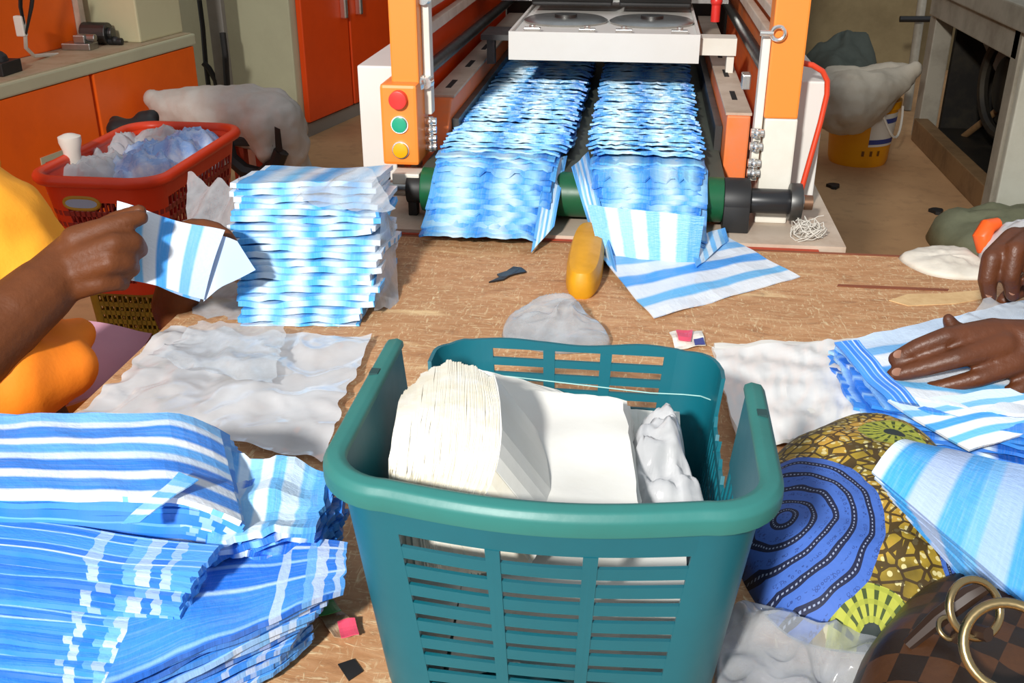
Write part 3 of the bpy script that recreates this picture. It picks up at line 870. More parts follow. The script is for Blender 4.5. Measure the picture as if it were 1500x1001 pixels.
# upright bars of the side walls
def bars(sa, sb, n, h0, topf):
    for i in range(n):
        s = lerp(sa, sb, (i + .5) / n); hw = abs(sb - sa) / n * .23
        m_ = MB(); cell(m_, s - hw, s + hw, h0, .1, 1, WT * .9, htop=topf); part('upright_bar', m_, teal, bk)
bars(sL, 1, 9, .035, lambda s: .1)
bars(4, sR, 8, .03, lambda s: .12)
bars(sR, 4.93, 9, .03, top)
for h in (.055, .085):
    m_ = MB(); cell(m_, sR, 4.93, h, h + .006, 8, WT); part('slat', m_, teal, bk)
    m_ = MB(); cell(m_, 4, sR, h, h + .006, 8, WT); part('slat', m_, teal, bk)
    m_ = MB(); cell(m_, sL, 1, h - .005, h + .001, 8, WT); part('slat', m_, teal, bk)
# rolled rim
rim = MB()
prof = [(-.004, .0), (-.0035, .004), (.001, .006), (.0075, .0045), (.0105, .0), (.0105, -.010), (.008, -.0105), (.0075, -.003), (.001, -.002)]
ss = [lerp(sL, 1, i / 8) for i in range(8)] + [1 + i / 9 for i in range(9)] + [2 + i / 26 for i in range(26)] + [3 + i / 9 for i in range(9)] + [lerp(4, sR, i / 8) for i in range(9)]
vs = []
for i, s in enumerate(ss):
    p, n = ring_pt(s, HB)
    e = min(i, len(ss) - 1 - i)
    vs += [p + n * a + Vector((0, 0, b)) for a, b in prof]
m = len(prof)
fs = [(i * m + j, (i + 1) * m + j, (i + 1) * m + (j + 1) % m, i * m + (j + 1) % m) for i in range(len(ss) - 1) for j in range(m)]
fs += [tuple(range(m)), tuple(range((len(ss) - 1) * m + m - 1, (len(ss) - 1) * m - 1, -1))]
rim.add(vs, fs)
part('rim', rim, teal_rim, bk, bevel=.0012, smooth=True, label='rolled lighter teal rim')
for s in (sL + .22, sR - .17):
    p, n = ring_pt(s, HB)
    part('handle_socket', MB().box(p.x + n.x * .004 - .003, p.x + n.x * .004 + .003, p.y - .004, p.y + .004, p.z + .003, p.z + .0066), teal_dark, bk, label='small dark square handle socket')
# crack line thread on the back wall
pp = [ring_pt(s, .095 - .012 * (s - 5.4) if s < 6 else .088 + .010 * (s - 6))[0] + Vector((0, -.003, 0)) for s in (5.2, 5.5, 5.8, 6.1, 6.4, 6.7, 6.95)]
part('crack_line', MB().tube(pp, .0006, 4), mat('pale_crack', '9cc9c6', .5), bk)

# contents: bundle fanned on edge
fb = thing('white_bag_bundle', (-.1, .6, .01), 'fanned upright bundle of white bags with yellowed edges in the teal basket', 'bag stack')
NB = 84
mbs = MB()
def bundle_sheet(t):
    A = at(lerp(571, 700, t), lerp(718, 742, t), z=.148)
    M_ = at(lerp(568, 752, t ** 1.1), lerp(640, 660, t), z=.196)
    B = at(lerp(588, 722, t), lerp(578, 552, t) - 34 * sin(pi * min(1, t * 1.05)) + 7 * nz(t * 11, 2) + 2 * nz(t * 60, 4), z=lerp(.178, .182, t))
    D = Vector((lerp(-.004, .03, t), lerp(.0, .012, t), -lerp(.075, .05, t))); dx = .0008 * nz(t * 70, 9)
    def fn(u, v):
        e = A * (1 - u) ** 2 + M_ * 2 * u * (1 - u) + B * u * u
        return e + D * v + Vector((dx + .0016 * nz(u * 5, t * 40), .002 * nz(u * 6, t * 31), 0))
    return fn
for i in range(NB):
    t = i / (NB - 1)
    m_ = MB().grid(bundle_sheet(t), 10, 3, .0017)
    if i == NB - 1: part('front_bag', m_, paper_white, fb)
    else: mbs.add(m_.v, m_.f, m_.uv)
part('bag_edges', mbs, paper_edge, fb, kind='stuff')
# contents: flat white stack
fl = thing('white_bag_stack', (-.04, .62, .02), 'flat stack of white bags filling the middle of the teal basket', 'bag stack')
for i in range(7):
    z = .093 + .007 * i
    j = lambda: rnd(-4, 4)
    c = [at(700 + j(), 556 + j() - (10 if i < 6 else 0), z=z + .004), at(912 + j() + 3 * (6 - i), 596 + j(), z=z), at(938 + j(), 752 + j(), z=z - .006), at(690 + j(), 752, z=z - .002)]
    part('bag', sheet(c, 16, 12, .0055, .006, 22, i * 1.9, rag=.015), paper_white, fl, smooth=True)
# contents: clear bags at the right of the basket
ol = [at(u, v, z=.09) for u, v in ((925, 640), (950, 618), (980, 622), (1000, 660), (1020, 720), (1040, 765), (960, 775), (900, 760))]
def lump_at(outline, zb, h, seed, amp=.016, nsc=36):
    return poly_lump([Vector((p.x, p.y, 0)) for p in outline], zb, h, .6, 20, 80, amp, nsc, seed)
solo('crumpled_film', lump_at(ol, .06, .07, 7, .022), film_milky, 'crumpled clear bags pressed against the slotted right wall inside the basket', 'plastic', smooth='all')
# bulk below, so that the slots look onto white film
mb = MB().box(-.125, .045, .525, .76, .008, .088)
cb_ = solo('packed_film', sheet([Vector((-.132, .755, .088)), Vector((.045, .755, .088)), Vector((.045, .518, .088)), Vector((-.132, .518, .088))], 20, 16, .078, .004, 40, 4), paper_white, 'packed white film seen through the front slots of the basket', 'plastic', smooth=True)

# ================================================================== FOREGROUND LEFT PILES
def pile(name, label, n, cf, th, m, amp, sc_, swap, pname='bag', nu=14, nv=8, rag=.02, extra=None, mtop=None):
    cs = [cf(i, i / (n - 1)) for i in range(n)]
    allp = [p for c in cs for p in c]
    c0 = sum(allp, Vector((0, 0, 0))) / len(allp)
    root = thing(name, (c0.x, c0.y, 0), label, 'bag stack', 'piles of striped bags at the near left corner')
    for i, c in enumerate(cs):
        part(pname, above(sheet(c, nu, nv, th, amp, sc_, i * 1.37, rag, swap, extra(i) if extra else None), .001 + .0006 * (n - i)), mtop if (mtop and i == 0) else m, root)
    return root
# A: the neat bundle on top
def cA(i, t):
    z = .122 - .0042 * i
    g = 1 - (1 - t) ** 2
    return [at(-90, 606 + rnd(-1, 1), z=z), at(318 + 34 * g + rnd(-7, 7), 603 + 50 * t + rnd(-4, 4), z=z - .002), at(352 + rnd(-6, 6) - 8 * t, 735 + 6.6 * i + rnd(-2, 2), z=z - .006), at(-90, 722 + 5.6 * i, z=z)]
pile('bag_stack', 'neat bundle of blue and white striped bags topmost at the near left', 13, cA, .0042, bag_neat, .003, 16, True, mtop=bag_deep, nu=22, nv=14, rag=.006, extra=lambda i: (lambda u, v: Vector((0, 0, -.016 * max(0, (u - .78) / .22) ** 2 + .0025 * nz(u * 6, v * 3, i * .3)))))
# B: scalloped bundle behind
def cB(i, t):
    z = .088 - .0052 * i
    return [at(330 + rnd(-4, 4), 664 + 8 * i, z=z), at(484 + 7 * sin(pi * t) * 3 + rnd(-6, 6), 690 + 11 * i + rnd(-3, 3), z=z), at(462 + 20 * t + rnd(-6, 6), 772 + 8 * i, z=z - .004), at(300, 800 + 7 * i, z=z)]
pile('bag_stack', 'scalloped bundle of striped bags between the neat bundle and the basket', 12, cB, .005, bag_deep_end, .012, 30, False, mtop=bag_fold, nu=16, nv=10, rag=.05)
# C: fanned pile below, right
def cC(i, t):
    z = .066 - .0042 * i
    return [at(250, 770 + 14 * i, z=z), at(505 - 9 * i * .5 + rnd(-6, 6), 790 + 12 * i + rnd(-3, 3), z=z), at(498 - 8.5 * i + rnd(-8, 8), 858 + 10.5 * i + rnd(-3, 3), z=z - .003), at(150 - 2 * i, 1010 + 8 * i, z=z)]
pile('bag_stack', 'fanned bundle of striped bags with stepped ends at the bottom edge', 14, cC, .0042, bag_streak, .006, 20, True, mtop=bag_streak, nu=18, nv=14, rag=.02)
# D: spread of bags in the near corner
def cD(i, t):
    z = .094 - .0036 * i
    return [at(-80, 742 + 9 * i, z=z), at(318 - 4 * i + rnd(-5, 5), 800 + 8 * i + rnd(-2, 2), z=z), at(290 - 6.5 * i + rnd(-7, 7), 842 + 11 * i + rnd(-3, 3), z=z - .002), at(-100, 796 + 12 * i + rnd(-2, 2), z=z - .002)]
pile('bag_stack', 'slanting bundle of deep blue bags fanned across the near left corner', 18, cD, .0042, bag_streak, .004, 14, True, nu=24, nv=8, rag=.012)
solo('loose_bag', sheet([at(178, 770, z=.12), at(262, 690, z=.125), at(290, 700, z=.126), at(205, 768, z=.118)], 8, 6, .001, .004, 30, 3), bag_fold, 'single folded bag slipping out of the neat striped bundle', 'bag')
# wrapper, diamond scrap
w = sheet([at(u, v, z=.003) for u, v in ((455, 885), (490, 880), (526, 930), (490, 935))], 8, 8, .0008, .005, 60, 2)
wr = solo('torn_wrapper', w, mat('brown_print', '8c6a4c', .45, dirt='c9b79c', amt=.6, scale=60), 'crumpled green and pink wrapper at the foot of the basket', 'wrapper')
part('green_patch', sheet([at(u, v, z=.007) for u, v in ((456, 885), (488, 880), (500, 897), (466, 905))], 6, 5, .0006, .004, 60, 2), greenish, wr)
part('pink_patch', sheet([at(u, v, z=.006) for u, v in ((494, 912), (520, 908), (526, 929), (500, 935))], 5, 5, .0006, .004, 60, 2), pinkish, wr)
mb = MB(); poly = [at(u, v, z=0) for u, v in ((495, 975), (519, 967), (532, 985), (511, 999))]
mb.prism([(p.x, p.y) for p in poly], lambda p, q, a: Vector((p, q, a)), .0003, .0012)
solo('black_scrap', mb, black, 'black diamond-shaped patch on the table beside the basket foot', 'scrap')

# ================================================================== RIGHT FOREGROUND
def ankara():
    k = NT('wax_print_cloth')
    uv = k.coord('UV')
    nw = k.noise(uv, 22, 2)
    # ground: olive and gold cells with brown veins and pale seeds
    vo = k.n('TexVoronoi', feature='DISTANCE_TO_EDGE', Scale=95.0); k.l(uv, vo.inputs['Vector'])
    v2 = k.n('TexVoronoi', Scale=170.0); k.l(uv, v2.inputs['Vector'])
    big = k.noise(uv, 16, 3)
    g = k.ramp(big, [(.38, lin('6d5a14')), (.5, lin('a3892a')), (.62, lin('c79a3c'))])
    seeds = k.math('LESS_THAN', v2.outputs['Distance'], .33)
    g = k.mix(k.math('MULTIPLY', seeds, .75), g, lin('ddd39a'))
    vein = k.math('LESS_THAN', vo.outputs['Distance'], .09)
    g = k.mix(k.math('MULTIPLY', vein, .9), g, lin('33220f'))
    def radial(c, sx=1.0):
        sub0 = k.n('VectorMath', operation='SUBTRACT'); k.l(uv, sub0.inputs[0]); sub0.inputs[1].default_value = (c.x, c.y, 0)
        sub = k.n('VectorMath', operation='MULTIPLY'); k.l(sub0.outputs[0], sub.inputs[0]); sub.inputs[1].default_value = (sx, 1, 1)
        ln = k.n('VectorMath', operation='LENGTH'); k.l(sub.outputs[0], ln.inputs[0])
        sp = k.n('SeparateXYZ'); k.l(sub.outputs[0], sp.inputs[0])
        ang = k.math('ARCTAN2', sp.outputs[1], sp.outputs[0])
        return ln.outputs['Value'], ang
    def wheel(g, c, rad):
        r, a = radial(c)
        rr = k.math('DIVIDE', r, rad)
        spoke = k.math('GREATER_THAN', k.math('ABSOLUTE', k.math('SINE', k.math('MULTIPLY', a, 9.0))), .55)
        col = k.mix(spoke, lin('3b4a1c'), lin('a8ac3e'))
        rings = k.math('GREATER_THAN', k.math('SINE', k.math('MULTIPLY', rr, 22.0)), .5)
        col = k.mix(k.math('MULTIPLY', rings, .8), col, lin('989e34'))
        col = k.mix(k.math('LESS_THAN', rr, .3), col, lin('26302e'))
        return k.mix(k.math('LESS_THAN', rr, 1.0), g, col)
    g = wheel(g, at(1308, 648, z=.05), .03)
    g = wheel(g, at(1288, 885, z=.045), .03)
    # blue medallion
    def medallion(g, c, rad):
        r, a = radial(c, 1.2)
        wob = k.math('MULTIPLY', k.math('SUBTRACT', k.noise(uv, 16, 2), .5), .02)
        r = k.math('ADD', r, wob)
        rr = k.math('DIVIDE', r, rad)
        ph = k.math('FRACT', k.math('MULTIPLY', rr, 5.2))
        line = k.math('LESS_THAN', k.math('ABSOLUTE', k.math('SUBTRACT', ph, .5)), .17)
        dots = k.math('MULTIPLY', k.math('GREATER_THAN', k.math('SINE', k.math('MULTIPLY', k.math('MULTIPLY', a, k.math('ADD', k.math('FLOOR', k.math('MULTIPLY', rr, 5.2)), 1.0)), 26.0)), 0),
                      k.math('LESS_THAN', k.math('ABSOLUTE', k.math('SUBTRACT', ph, .5)), .035))
        sm = k.n('TexVoronoi', Scale=330.0); k.l(uv, sm.inputs['Vector'])
        ringlet = k.math('LESS_THAN', k.math('ABSOLUTE', k.math('SUBTRACT', sm.outputs['Distance'], .34)), .07)
        band2 = k.math('LESS_THAN', k.math('ABSOLUTE', k.math('SUBTRACT', ph, .0)), .22)
        col = k.mix(k.math('MULTIPLY', k.math('MULTIPLY', ringlet, band2), .7), lin('3f66b8'), lin('1d3270'))
        col = k.mix(line, col, lin('111a3c'))
        col = k.mix(dots, col, lin('8a97b4'))
        return k.mix(k.math('LESS_THAN', rr, 1.0), g, col)
    g = medallion(g, at(1152, 738, z=.06), .086)
    g = medallion(g, at(1440, 850, z=.03), .04)
    k.l(g, k.p.inputs['Base Color'])
    k.setp(Roughness=.7)
    k.bump(k.noise(uv, 30, 4), .4, .006)
    return k.m
def gp(*ps, z=0): return [at(u, v, z=z) for u, v in ps]
ol = gp((1080, 830), (1090, 740), (1130, 690), (1200, 650), (1270, 640), (1350, 668), (1410, 730), (1460, 800), (1480, 890), (1410, 960), (1270, 960), (1150, 930))
solo('wax_print_bundle', poly_lump(ol, 0, .065, .55, 20, 80, .007, 16, 3), ankara(), 'bundle of yellow and blue wax print cloth with ringed medallion beside the basket', 'cloth', smooth='all')
crumple('crumpled_film', gp((1050, 1030), (1058, 920), (1090, 892), (1150, 905), (1210, 935), (1290, 945), (1310, 1000), (1260, 1060), (1120, 1070)), .02, 'crumpled clear plastic between the basket and the brown handbag', seed=9, nsc=17, amp=.02)

# striped bags leaning over the handbag
st = thing('bag_stack', (.22, .68, .03), 'stack of wide-striped bags lying over the wax print cloth and handbag', 'bag stack')
for i in range(12):
    z = .112 - .0032 * i
    c = [at(1336 + 1.5 * i, 648 + 2 * i, z=z), at(1590, 700 + 3 * i, z=z), at(1560 - 3 * i, 930 + 4 * i + rnd(-3, 3), z=z - .04), at(1279 + 4.5 * i + rnd(-3, 3), 694 + 5.5 * i, z=z)]
    part('bag', sheet(c, 16, 14, .0026, .003, 18, i * .9, swap=False, extra=lambda u, v: Vector((0, 0, .012 * sin(pi * v) * (1 - .5 * u)))), bag_right, st)
# blue bags under the worker's hand
hb = thing('bag_stack', (.3, .9, 0), 'soft pile of blue striped bags pressed down by the pair of hands', 'bag stack')
for i in range(9):
    t = i / 8
    z = .052 - .0055 * i
    c = [at(1226 - 3 * i + rnd(-4, 4), 502 + 4 * i, z=z), at(1560, 440 + 9 * i, z=z), at(1570, 640 + 8 * i, z=z - .004), at(1300 - 12 * i + rnd(-8, 8), 588 + 3.5 * i + rnd(-3, 3), z=z - .004)]
    if i == 0: c = [at(1226, 502, z=.056), at(1500, 440, z=.056), at(1560, 620, z=.05), at(1310, 578, z=.05)]
    part('bag', sheet(c, 22, 14, .0034, .007 if i else .005, 24, i * 2.9, .02, swap=(i % 2 == 0)), bag_blue if i else bag_held, hb, smooth=True)
part('folded_bag', sheet([at(1222, 500, z=.06), at(1258, 500, z=.064), at(1345, 592, z=.056), at(1300, 590, z=.045)], 6, 14, .004, .004, 30, 3), bag_blue, hb, smooth=True)
part('folded_bag', sheet([at(1300, 590, z=.046), at(1480, 568, z=.06), at(1590, 610, z=.05), at(1420, 660, z=.03)], 18, 8, .003, .006, 30, 7, swap=True), bag_held, hb, smooth=True)
part('clear_film', sheet([at(1370, 505, z=.06), at(1440, 440, z=.085), at(1560, 440, z=.085), at(1540, 520, z=.062)], 18, 14, 0, .02, 34, 7, rag=.05), film_clear, hb, smooth='all', label='crumpled clear film held by the fingers')

# handbag
def checker():
    k = NT('checked_leather')
    uv = k.coord('UV')
    m_ = k.mapv(uv, (58, 58, 58), (0, 0, .55))
    ch = k.n('TexChecker', Scale=1.0); k.l(m_, ch.inputs['Vector'])
    ch.inputs['Color1'].default_value = lin('1c120c'); ch.inputs['Color2'].default_value = lin('4a2c16')
    f = k.noise(uv, 260, 2)
    c = k.mix(k.math('MULTIPLY', f, .4), ch.outputs[0], lin('2a190f'))
    k.l(c, k.p.inputs['Base Color']); k.setp(Roughness=.45); k.bump(f, .2, .001)
    return k.m
hg = thing('handbag', (.2, .5, 0), 'brown checked leather handbag with brass rings in the near right corner', 'handbag')
ol = gp((1235, 1060), (1290, 950), (1350, 905), (1440, 895), (1560, 930), (1640, 1040), (1560, 1200), (1350, 1220))
part('bag_body', poly_lump(ol, 0, .075, .5, 18, 72, .006, 20, 6), checker(), hg, smooth='all')
part('strap', MB().tube([at(1330, 945, z=.062), at(1375, 905, z=.082), at(1420, 872, z=.1), at(1446, 858, z=.105)], [.004, .006, .006, .004], 8), mat('dark_brown_strap', '2b1a10', .5), hg, smooth=True)
def px_ring(name, u, v, z, r, th, tilt, sq=1.0):
    ax = Vector((tilt[0], tilt[1], tilt[2]))
    part(name, MB().torus(at(u, v, z=z), ax, r, th, 36, 10, sq), brass, hg, smooth=True, label='brass ring')
px_ring('ring', 1428, 892, .107, .0165, .0024, (.3, -.75, .6))
px_ring('ring', 1478, 948, .11, .0235, .003, (-.1, -.75, .65))
px_ring('ring', 1390, 921, .085, .0065, .0016, (.2, -.5, .8))
part('strap_loop', MB().tube([at(1402, 935, z=.082), at(1420, 922, z=.095), at(1448, 930, z=.1)], .0045, 8), mat('dark_brown_strap', '2b1a10', .5), hg, smooth=True)

# ================================================================== PEOPLE
# --- seated worker at left: yellow-orange dress
def P(u, v, t): return at(u, v, t=t)
def pr_(px, t): return px * t / F
w1 = thing('person', (-1.05, 1.1, FZ), 'seated worker in yellow-orange dress holding a striped bag in both hands', 'person')
def fing(*ps):   # (u, v, depth, radius in px)
    return [(P(u, v, t), pr_(r, t)) for u, v, t, r in ps]
T = 1.08
chains = [
    fing((110, 352, T, 22), (158, 333, T, 16.5), (186, 324, T + .005, 14.5), (206, 319, T + .012, 12)),
    fing((116, 378, T - .005, 22), (168, 357, T - .012, 17), (196, 355, T + .002, 15.5), (205, 366, T + .02, 13)),
    fing((110, 402, T - .005, 21), (160, 386, T - .012, 16.5), (186, 384, T + .002, 15), (194, 394, T + .02, 12.5)),
    fing((98, 424, T, 20), (146, 416, T - .005, 14.5), (170, 414, T + .006, 13), (180, 416, T + .022, 11)),
    fing((70, 390, T + .03, 20), (130, 345, T + .05, 16), (170, 322, T + .045, 13), (205, 309, T + .03, 10.5)),   # thumb on the far side
    fing((20, 462, T - .03, 52), (60, 428, T - .01, 48), (92, 400, T + .005, 40), (110, 388, T + .01, 30)),
    fing((20, 462, T - .03, 46), (70, 405, T, 34), (104, 366, T + .01, 26)),
    fing((20, 470, T - .03, 46), (70, 440, T, 30), (98, 420, T + .005, 22)),
    fing((20, 466, T - .03, 50), (-40, 520, T - .06, 58), (-150, 600, T - .08, 66), (-230, 640, T - .06, 72)),    # forearm to elbow
    fing((-230, 640, T - .06, 72), (-230, 480, T + .1, 84), (-170, 300, T + .3, 92)),                                 # upper arm to shoulder
    # far arm: rises from below the table edge behind the bag
    fing((306, 346, 1.24, 15), (290, 358, 1.24, 24), (268, 400, 1.25, 31), (255, 450, 1.28, 33)) + [(Vector((-.51, 1.12, -.16)), .034), (Vector((-.74, 1.08, -.26)), .042), (Vector((-1.0, 1.3, .05)), .055), (Vector((-1.06, 1.3, .2)), .06)],
    fing((296, 346, 1.24, 13), (314, 336, 1.225, 11), (332, 344, 1.21, 9.5), (342, 356, 1.2, 8)),
    fing((285, 342, 1.245, 13), (298, 331, 1.235, 11), (318, 335, 1.22, 10), (330, 345, 1.21, 8)),
    fing((272, 344, 1.25, 13), (280, 330, 1.24, 10.5), (300, 330, 1.225, 9.5), (314, 340, 1.215, 8)),
    fing((262, 352, 1.25, 12), (266, 335, 1.24, 10), (280, 330, 1.225, 9), (292, 338, 1.22, 8)),
    # torso, neck
    [(Vector((-1.08, 1.2, -.28)), .14), (Vector((-1.09, 1.2, -.05)), .12), (Vector((-1.08, 1.2, .16)), .11), (Vector((-1.07, 1.2, .26)), .08), (Vector((-1.06, 1.2, .35)), .055), (Vector((-1.05, 1.19, .42)), .052)],
    [(P(-170, 300, T + .3), .06), (Vector((-1.06, 1.2, .22)), .07), (Vector((-1.06, 1.3, .2)), .06)],
]
HO = Vector((-.21, .06, 0))
head = [(Vector((-.81, 1.12, .53)) + HO, .092, 20, (1, .82, 1.18)), (Vector((-.765, 1.115, .475)) + HO, .05, 14, (1, .9, .8)), (Vector((-.712, 1.112, .525)) + HO, .016, 10, (1, .8, 1.3)),
        (Vector((-.725, 1.112, .475)) + HO, .018, 10, (1, 1.4, .5)), (Vector((-.815, 1.04, .52)) + HO, .02, 10, (.7, .4, 1.2)), (Vector((-.815, 1.2, .52)) + HO, .02, 10, (.7, .4, 1.2))]
body = blob('body', chains, head, .0034, 5)
skin_part('body', body, skin_m, w1)
e_ = part('eye', MB().ball(Vector((-.7365, 1.08, .548)) + HO, .011, 12), white_label, w1, smooth=True)
part('iris', MB().ball(Vector((-.729, 1.08, .548)) + HO, .0052, 10), black, e_, smooth=True)
e_ = part('eye', MB().ball(Vector((-.7365, 1.145, .548)) + HO, .011, 12), white_label, w1, smooth=True)
part('iris', MB().ball(Vector((-.729, 1.145, .548)) + HO, .0052, 10), black, e_, smooth=True)
skin_part('hair', blob('hair', [], [(Vector((-.835, 1.12, .56)) + HO, .1, 18, (1, .9, 1.1)), (Vector((-.89, 1.12, .6)) + HO, .06, 14)], .006, 4), hair_m, w1)
# dress: sleeve and bodice, lap
TS = 1.24
dress = blob('dress', [
    [(P(-62, 392, TS), pr_(163, TS)), (P(-170, 290, TS + .1), pr_(130, TS)), (Vector((-1.06, 1.2, .2)), .12)],
    [(P(-240, 560, 1.1), pr_(98, 1.1)), (P(-230, 470, 1.2), pr_(112, 1.2)), (P(-175, 300, 1.38), pr_(128, 1.38)), (Vector((-1.06, 1.2, .24)), .11)],
    [(P(-90, 330, 1.5), .07), (Vector((-1.0, 1.32, .12)), .09), (Vector((-1.06, 1.28, .2)), .09)],
    [(Vector((-1.08, 1.2, .24)), .12), (Vector((-1.09, 1.2, -.02)), .16), (Vector((-1.08, 1.2, -.26)), .17)],
], [(P(20, 408, TS - .02), pr_(84, TS), 16)], .006, 8)
def folds(p, n): return n * (.005 * nz(p.x * 9, p.y * 9, p.z * 22) + .003 * nz(p.x * 30, p.y * 14, p.z * 30))
skin_part('dress_bodice', dress, yellow_cloth, w1, folds, 'sunlit yellow-orange sleeve and bodice')
TL_ = 1.05
lap = blob('lap', [
    [(P(-140, 620, TL_), pr_(150, TL_)), (P(20, 560, TL_ + .02), pr_(72, TL_)), (P(96, 540, TL_ + .06), pr_(48, TL_))],
    [(P(-30, 560, TL_ + .03), pr_(80, TL_)), (P(70, 520, TL_ + .08), pr_(62, TL_)), (P(112, 492, TL_ + .1), pr_(30, TL_))],
    [(Vector((-1.06, 1.1, -.3)), .14), (Vector((-.74, .98, -.28)), .1), (Vector((-.72, .98, -.52)), .09)],
    [(Vector((-1.06, 1.3, -.3)), .14), (Vector((-.76, 1.32, -.3)), .1), (Vector((-.74, 1.32, -.52)), .09)],
], [], .006, 7)
skin_part('dress_skirt', lap, orange_cloth, w1, folds, 'deep orange skirt gathered at the table edge')
part('waist_wrap', sheet([P(128, 470, 1.28), P(222, 486, 1.3), P(150, 580, 1.2), P(100, 590, 1.15)], 10, 10, .006, .01, 16, 4), pink_cloth, w1, smooth=True, label='pink wrapper cloth under the skirt')
for y in (.98, 1.32): part('sandal', MB().ball((-.66, y, FZ + .03), .05, 14, (1.7, .8, .6)), black, w1, smooth=True)
# stool she sits on
sl = thing('low_stool', (-1.08, 1.2, FZ), 'low wooden stool under the seated worker in orange', 'stool')
part('seat', MB().box(-1.23, -.93, 1.03, 1.37, -.5, -.46), brown_wood, sl, bevel=.005)
for x in (-1.2, -.96):
    for y in (1.06, 1.34): part('leg', MB().box(x - .02, x + .02, y - .02, y + .02, FZ, -.5), brown_wood, sl, bevel=.003)
# the bag she holds
hbg = thing('held_bag', P(260, 380, 1.16), 'blue and white striped bag held up between two hands', 'bag')
c = [P(172, 297, 1.135), P(330, 341, 1.172), P(299, 441, 1.165), P(180, 406, 1.115)]
part('front_sheet', sheet(c, 22, 12, .0008, .006, 16, 2, extra=lambda u, v: FW * (-.006 * sin(pi * v))), bag_held, hbg, smooth=True)
c = [P(316, 338, 1.172), P(347, 349, 1.178), P(374, 391, 1.185), P(298, 441, 1.168)]
part('pale_end', sheet(c, 14, 10, .0008, .010, 30, 5), mat('pale_blue_film', 'b7cff2', .35), hbg, smooth=True, label='pale lavender-blue end of the bag')
c = [P(200, 310, 1.15), P(322, 350, 1.178), P(292, 440, 1.172), P(200, 408, 1.135)]
part('back_sheet', sheet(c, 18, 10, .0008, .006, 16, 5), bag_right, hbg, smooth=True)

# --- worker at right: only the hands reach into view
w2 = thing('person', (.98, 1.15, FZ), 'worker at the right edge pressing blue bags flat with both hands', 'person')
T = .985
ch2 = [
    fing((1311, 526, T + .005, 11), (1343, 509, T - .005, 13), (1386, 493, T - .012, 14.5), (1455, 486, T - .005, 21)),
    fing((1308, 550, T, 11), (1346, 541, T - .01, 13), (1402, 525, T - .022, 15), (1468, 506, T - .015, 22)),
    fing((1350, 572, T - .004, 10), (1384, 566, T - .012, 12), (1436, 553, T - .02, 14), (1486, 530, T - .015, 21)),
    fing((1425, 589, T - .006, 9.5), (1456, 585, T - .012, 11.5), (1486, 574, T - .016, 13.5), (1530, 545, T - .012, 20)),
    fing((1389, 468, T + .03, 9), (1398, 484, T + .035, 14), (1440, 500, T + .04, 17), (1520, 520, T + .03, 24)),
    fing((1455, 488, T - .002, 22), (1520, 500, T - .01, 32), (1590, 515, T - .02, 40)),
    fing((1468, 510, T - .008, 23), (1530, 515, T - .01, 34), (1590, 515, T - .02, 40)),
    fing((1486, 532, T - .008, 22), (1540, 530, T - .01, 32), (1590, 518, T - .02, 40)),
    fing((1530, 546, T - .006, 20), (1590, 518, T - .02, 40)),
    fing((1590, 515, T - .02, 40), (1660, 505, T - .03, 44), (1800, 470, T - .03, 58), (1950, 440, T, 66)),
    [(P(1950, 440, T), pr_(66, T)), (Vector((.93, .98, .1)), .06), (Vector((1.0, 1.05, .22)), .07)],
    # far hand, fingers pointing down
    fing((1449, 436, 1.12, 10.5), (1446, 410, 1.105, 13.5), (1453, 378, 1.1, 15), (1486, 352, 1.12, 20)),
    fing((1483, 432, 1.11, 10.5), (1480, 405, 1.095, 13.5), (1487, 366, 1.09, 15), (1520, 345, 1.115, 21)),
    fing((1514, 430, 1.11, 10.5), (1513, 405, 1.095, 13.5), (1521, 372, 1.09, 15), (1555, 352, 1.115, 20)),
    fing((1540, 432, 1.12, 10), (1545, 405, 1.105, 13), (1552, 380, 1.1, 15.5), (1585, 362, 1.12, 18)),
    fing((1470, 440, 1.15, 10), (1490, 425, 1.155, 14), (1530, 400, 1.15, 18), (1590, 375, 1.14, 22)),
    fing((1486, 354, 1.125, 21), (1560, 360, 1.14, 30), (1640, 370, 1.14, 36)),
    fing((1555, 354, 1.12, 21), (1640, 370, 1.14, 36), (1760, 380, 1.16, 48), (1900, 380, 1.2, 60)),
    [(P(1900, 380, 1.2), pr_(60, 1.2)), (Vector((1.0, 1.38, .12)), .06), (Vector((1.02, 1.3, .22)), .07)],
    [(Vector((1.0, 1.05, .22)), .07), (Vector((1.04, 1.17, .24)), .09), (Vector((1.02, 1.3, .22)), .07)],
    [(Vector((1.06, 1.17, -.3)), .15), (Vector((1.07, 1.17, -.05)), .14), (Vector((1.05, 1.17, .17)), .14), (Vector((1.03, 1.17, .3)), .06), (Vector((1.0, 1.17, .4)), .055)],
]
head2 = [(Vector((.98, 1.17, .5)), .092, 20, (1, .82, 1.18)), (Vector((.935, 1.17, .445)), .05, 14, (1, .9, .8)), (Vector((.882, 1.17, .495)), .016, 10, (1, .8, 1.3)),
         (Vector((.895, 1.17, .445)), .018, 10, (1, 1.4, .5)), (Vector((.985, 1.09, .49)), .02, 10, (.7, .4, 1.2)), (Vector((.985, 1.25, .49)), .02, 10, (.7, .4, 1.2))]
body2 = blob('body', ch2, head2, .0026, 4)
skin_part('body', body2, skin_r, w2)
for y in (1.135, 1.205): part('iris', MB().ball((.899, y, .518), .0052, 10), black, part('eye', MB().ball((.9065, y, .518), .011, 12), white_label, w2, smooth=True), smooth=True)
skin_part('hair', blob('hair', [], [(Vector((1.005, 1.17, .53)), .1, 18, (1, .88, 1.1))], .006, 4), hair_m, w2)
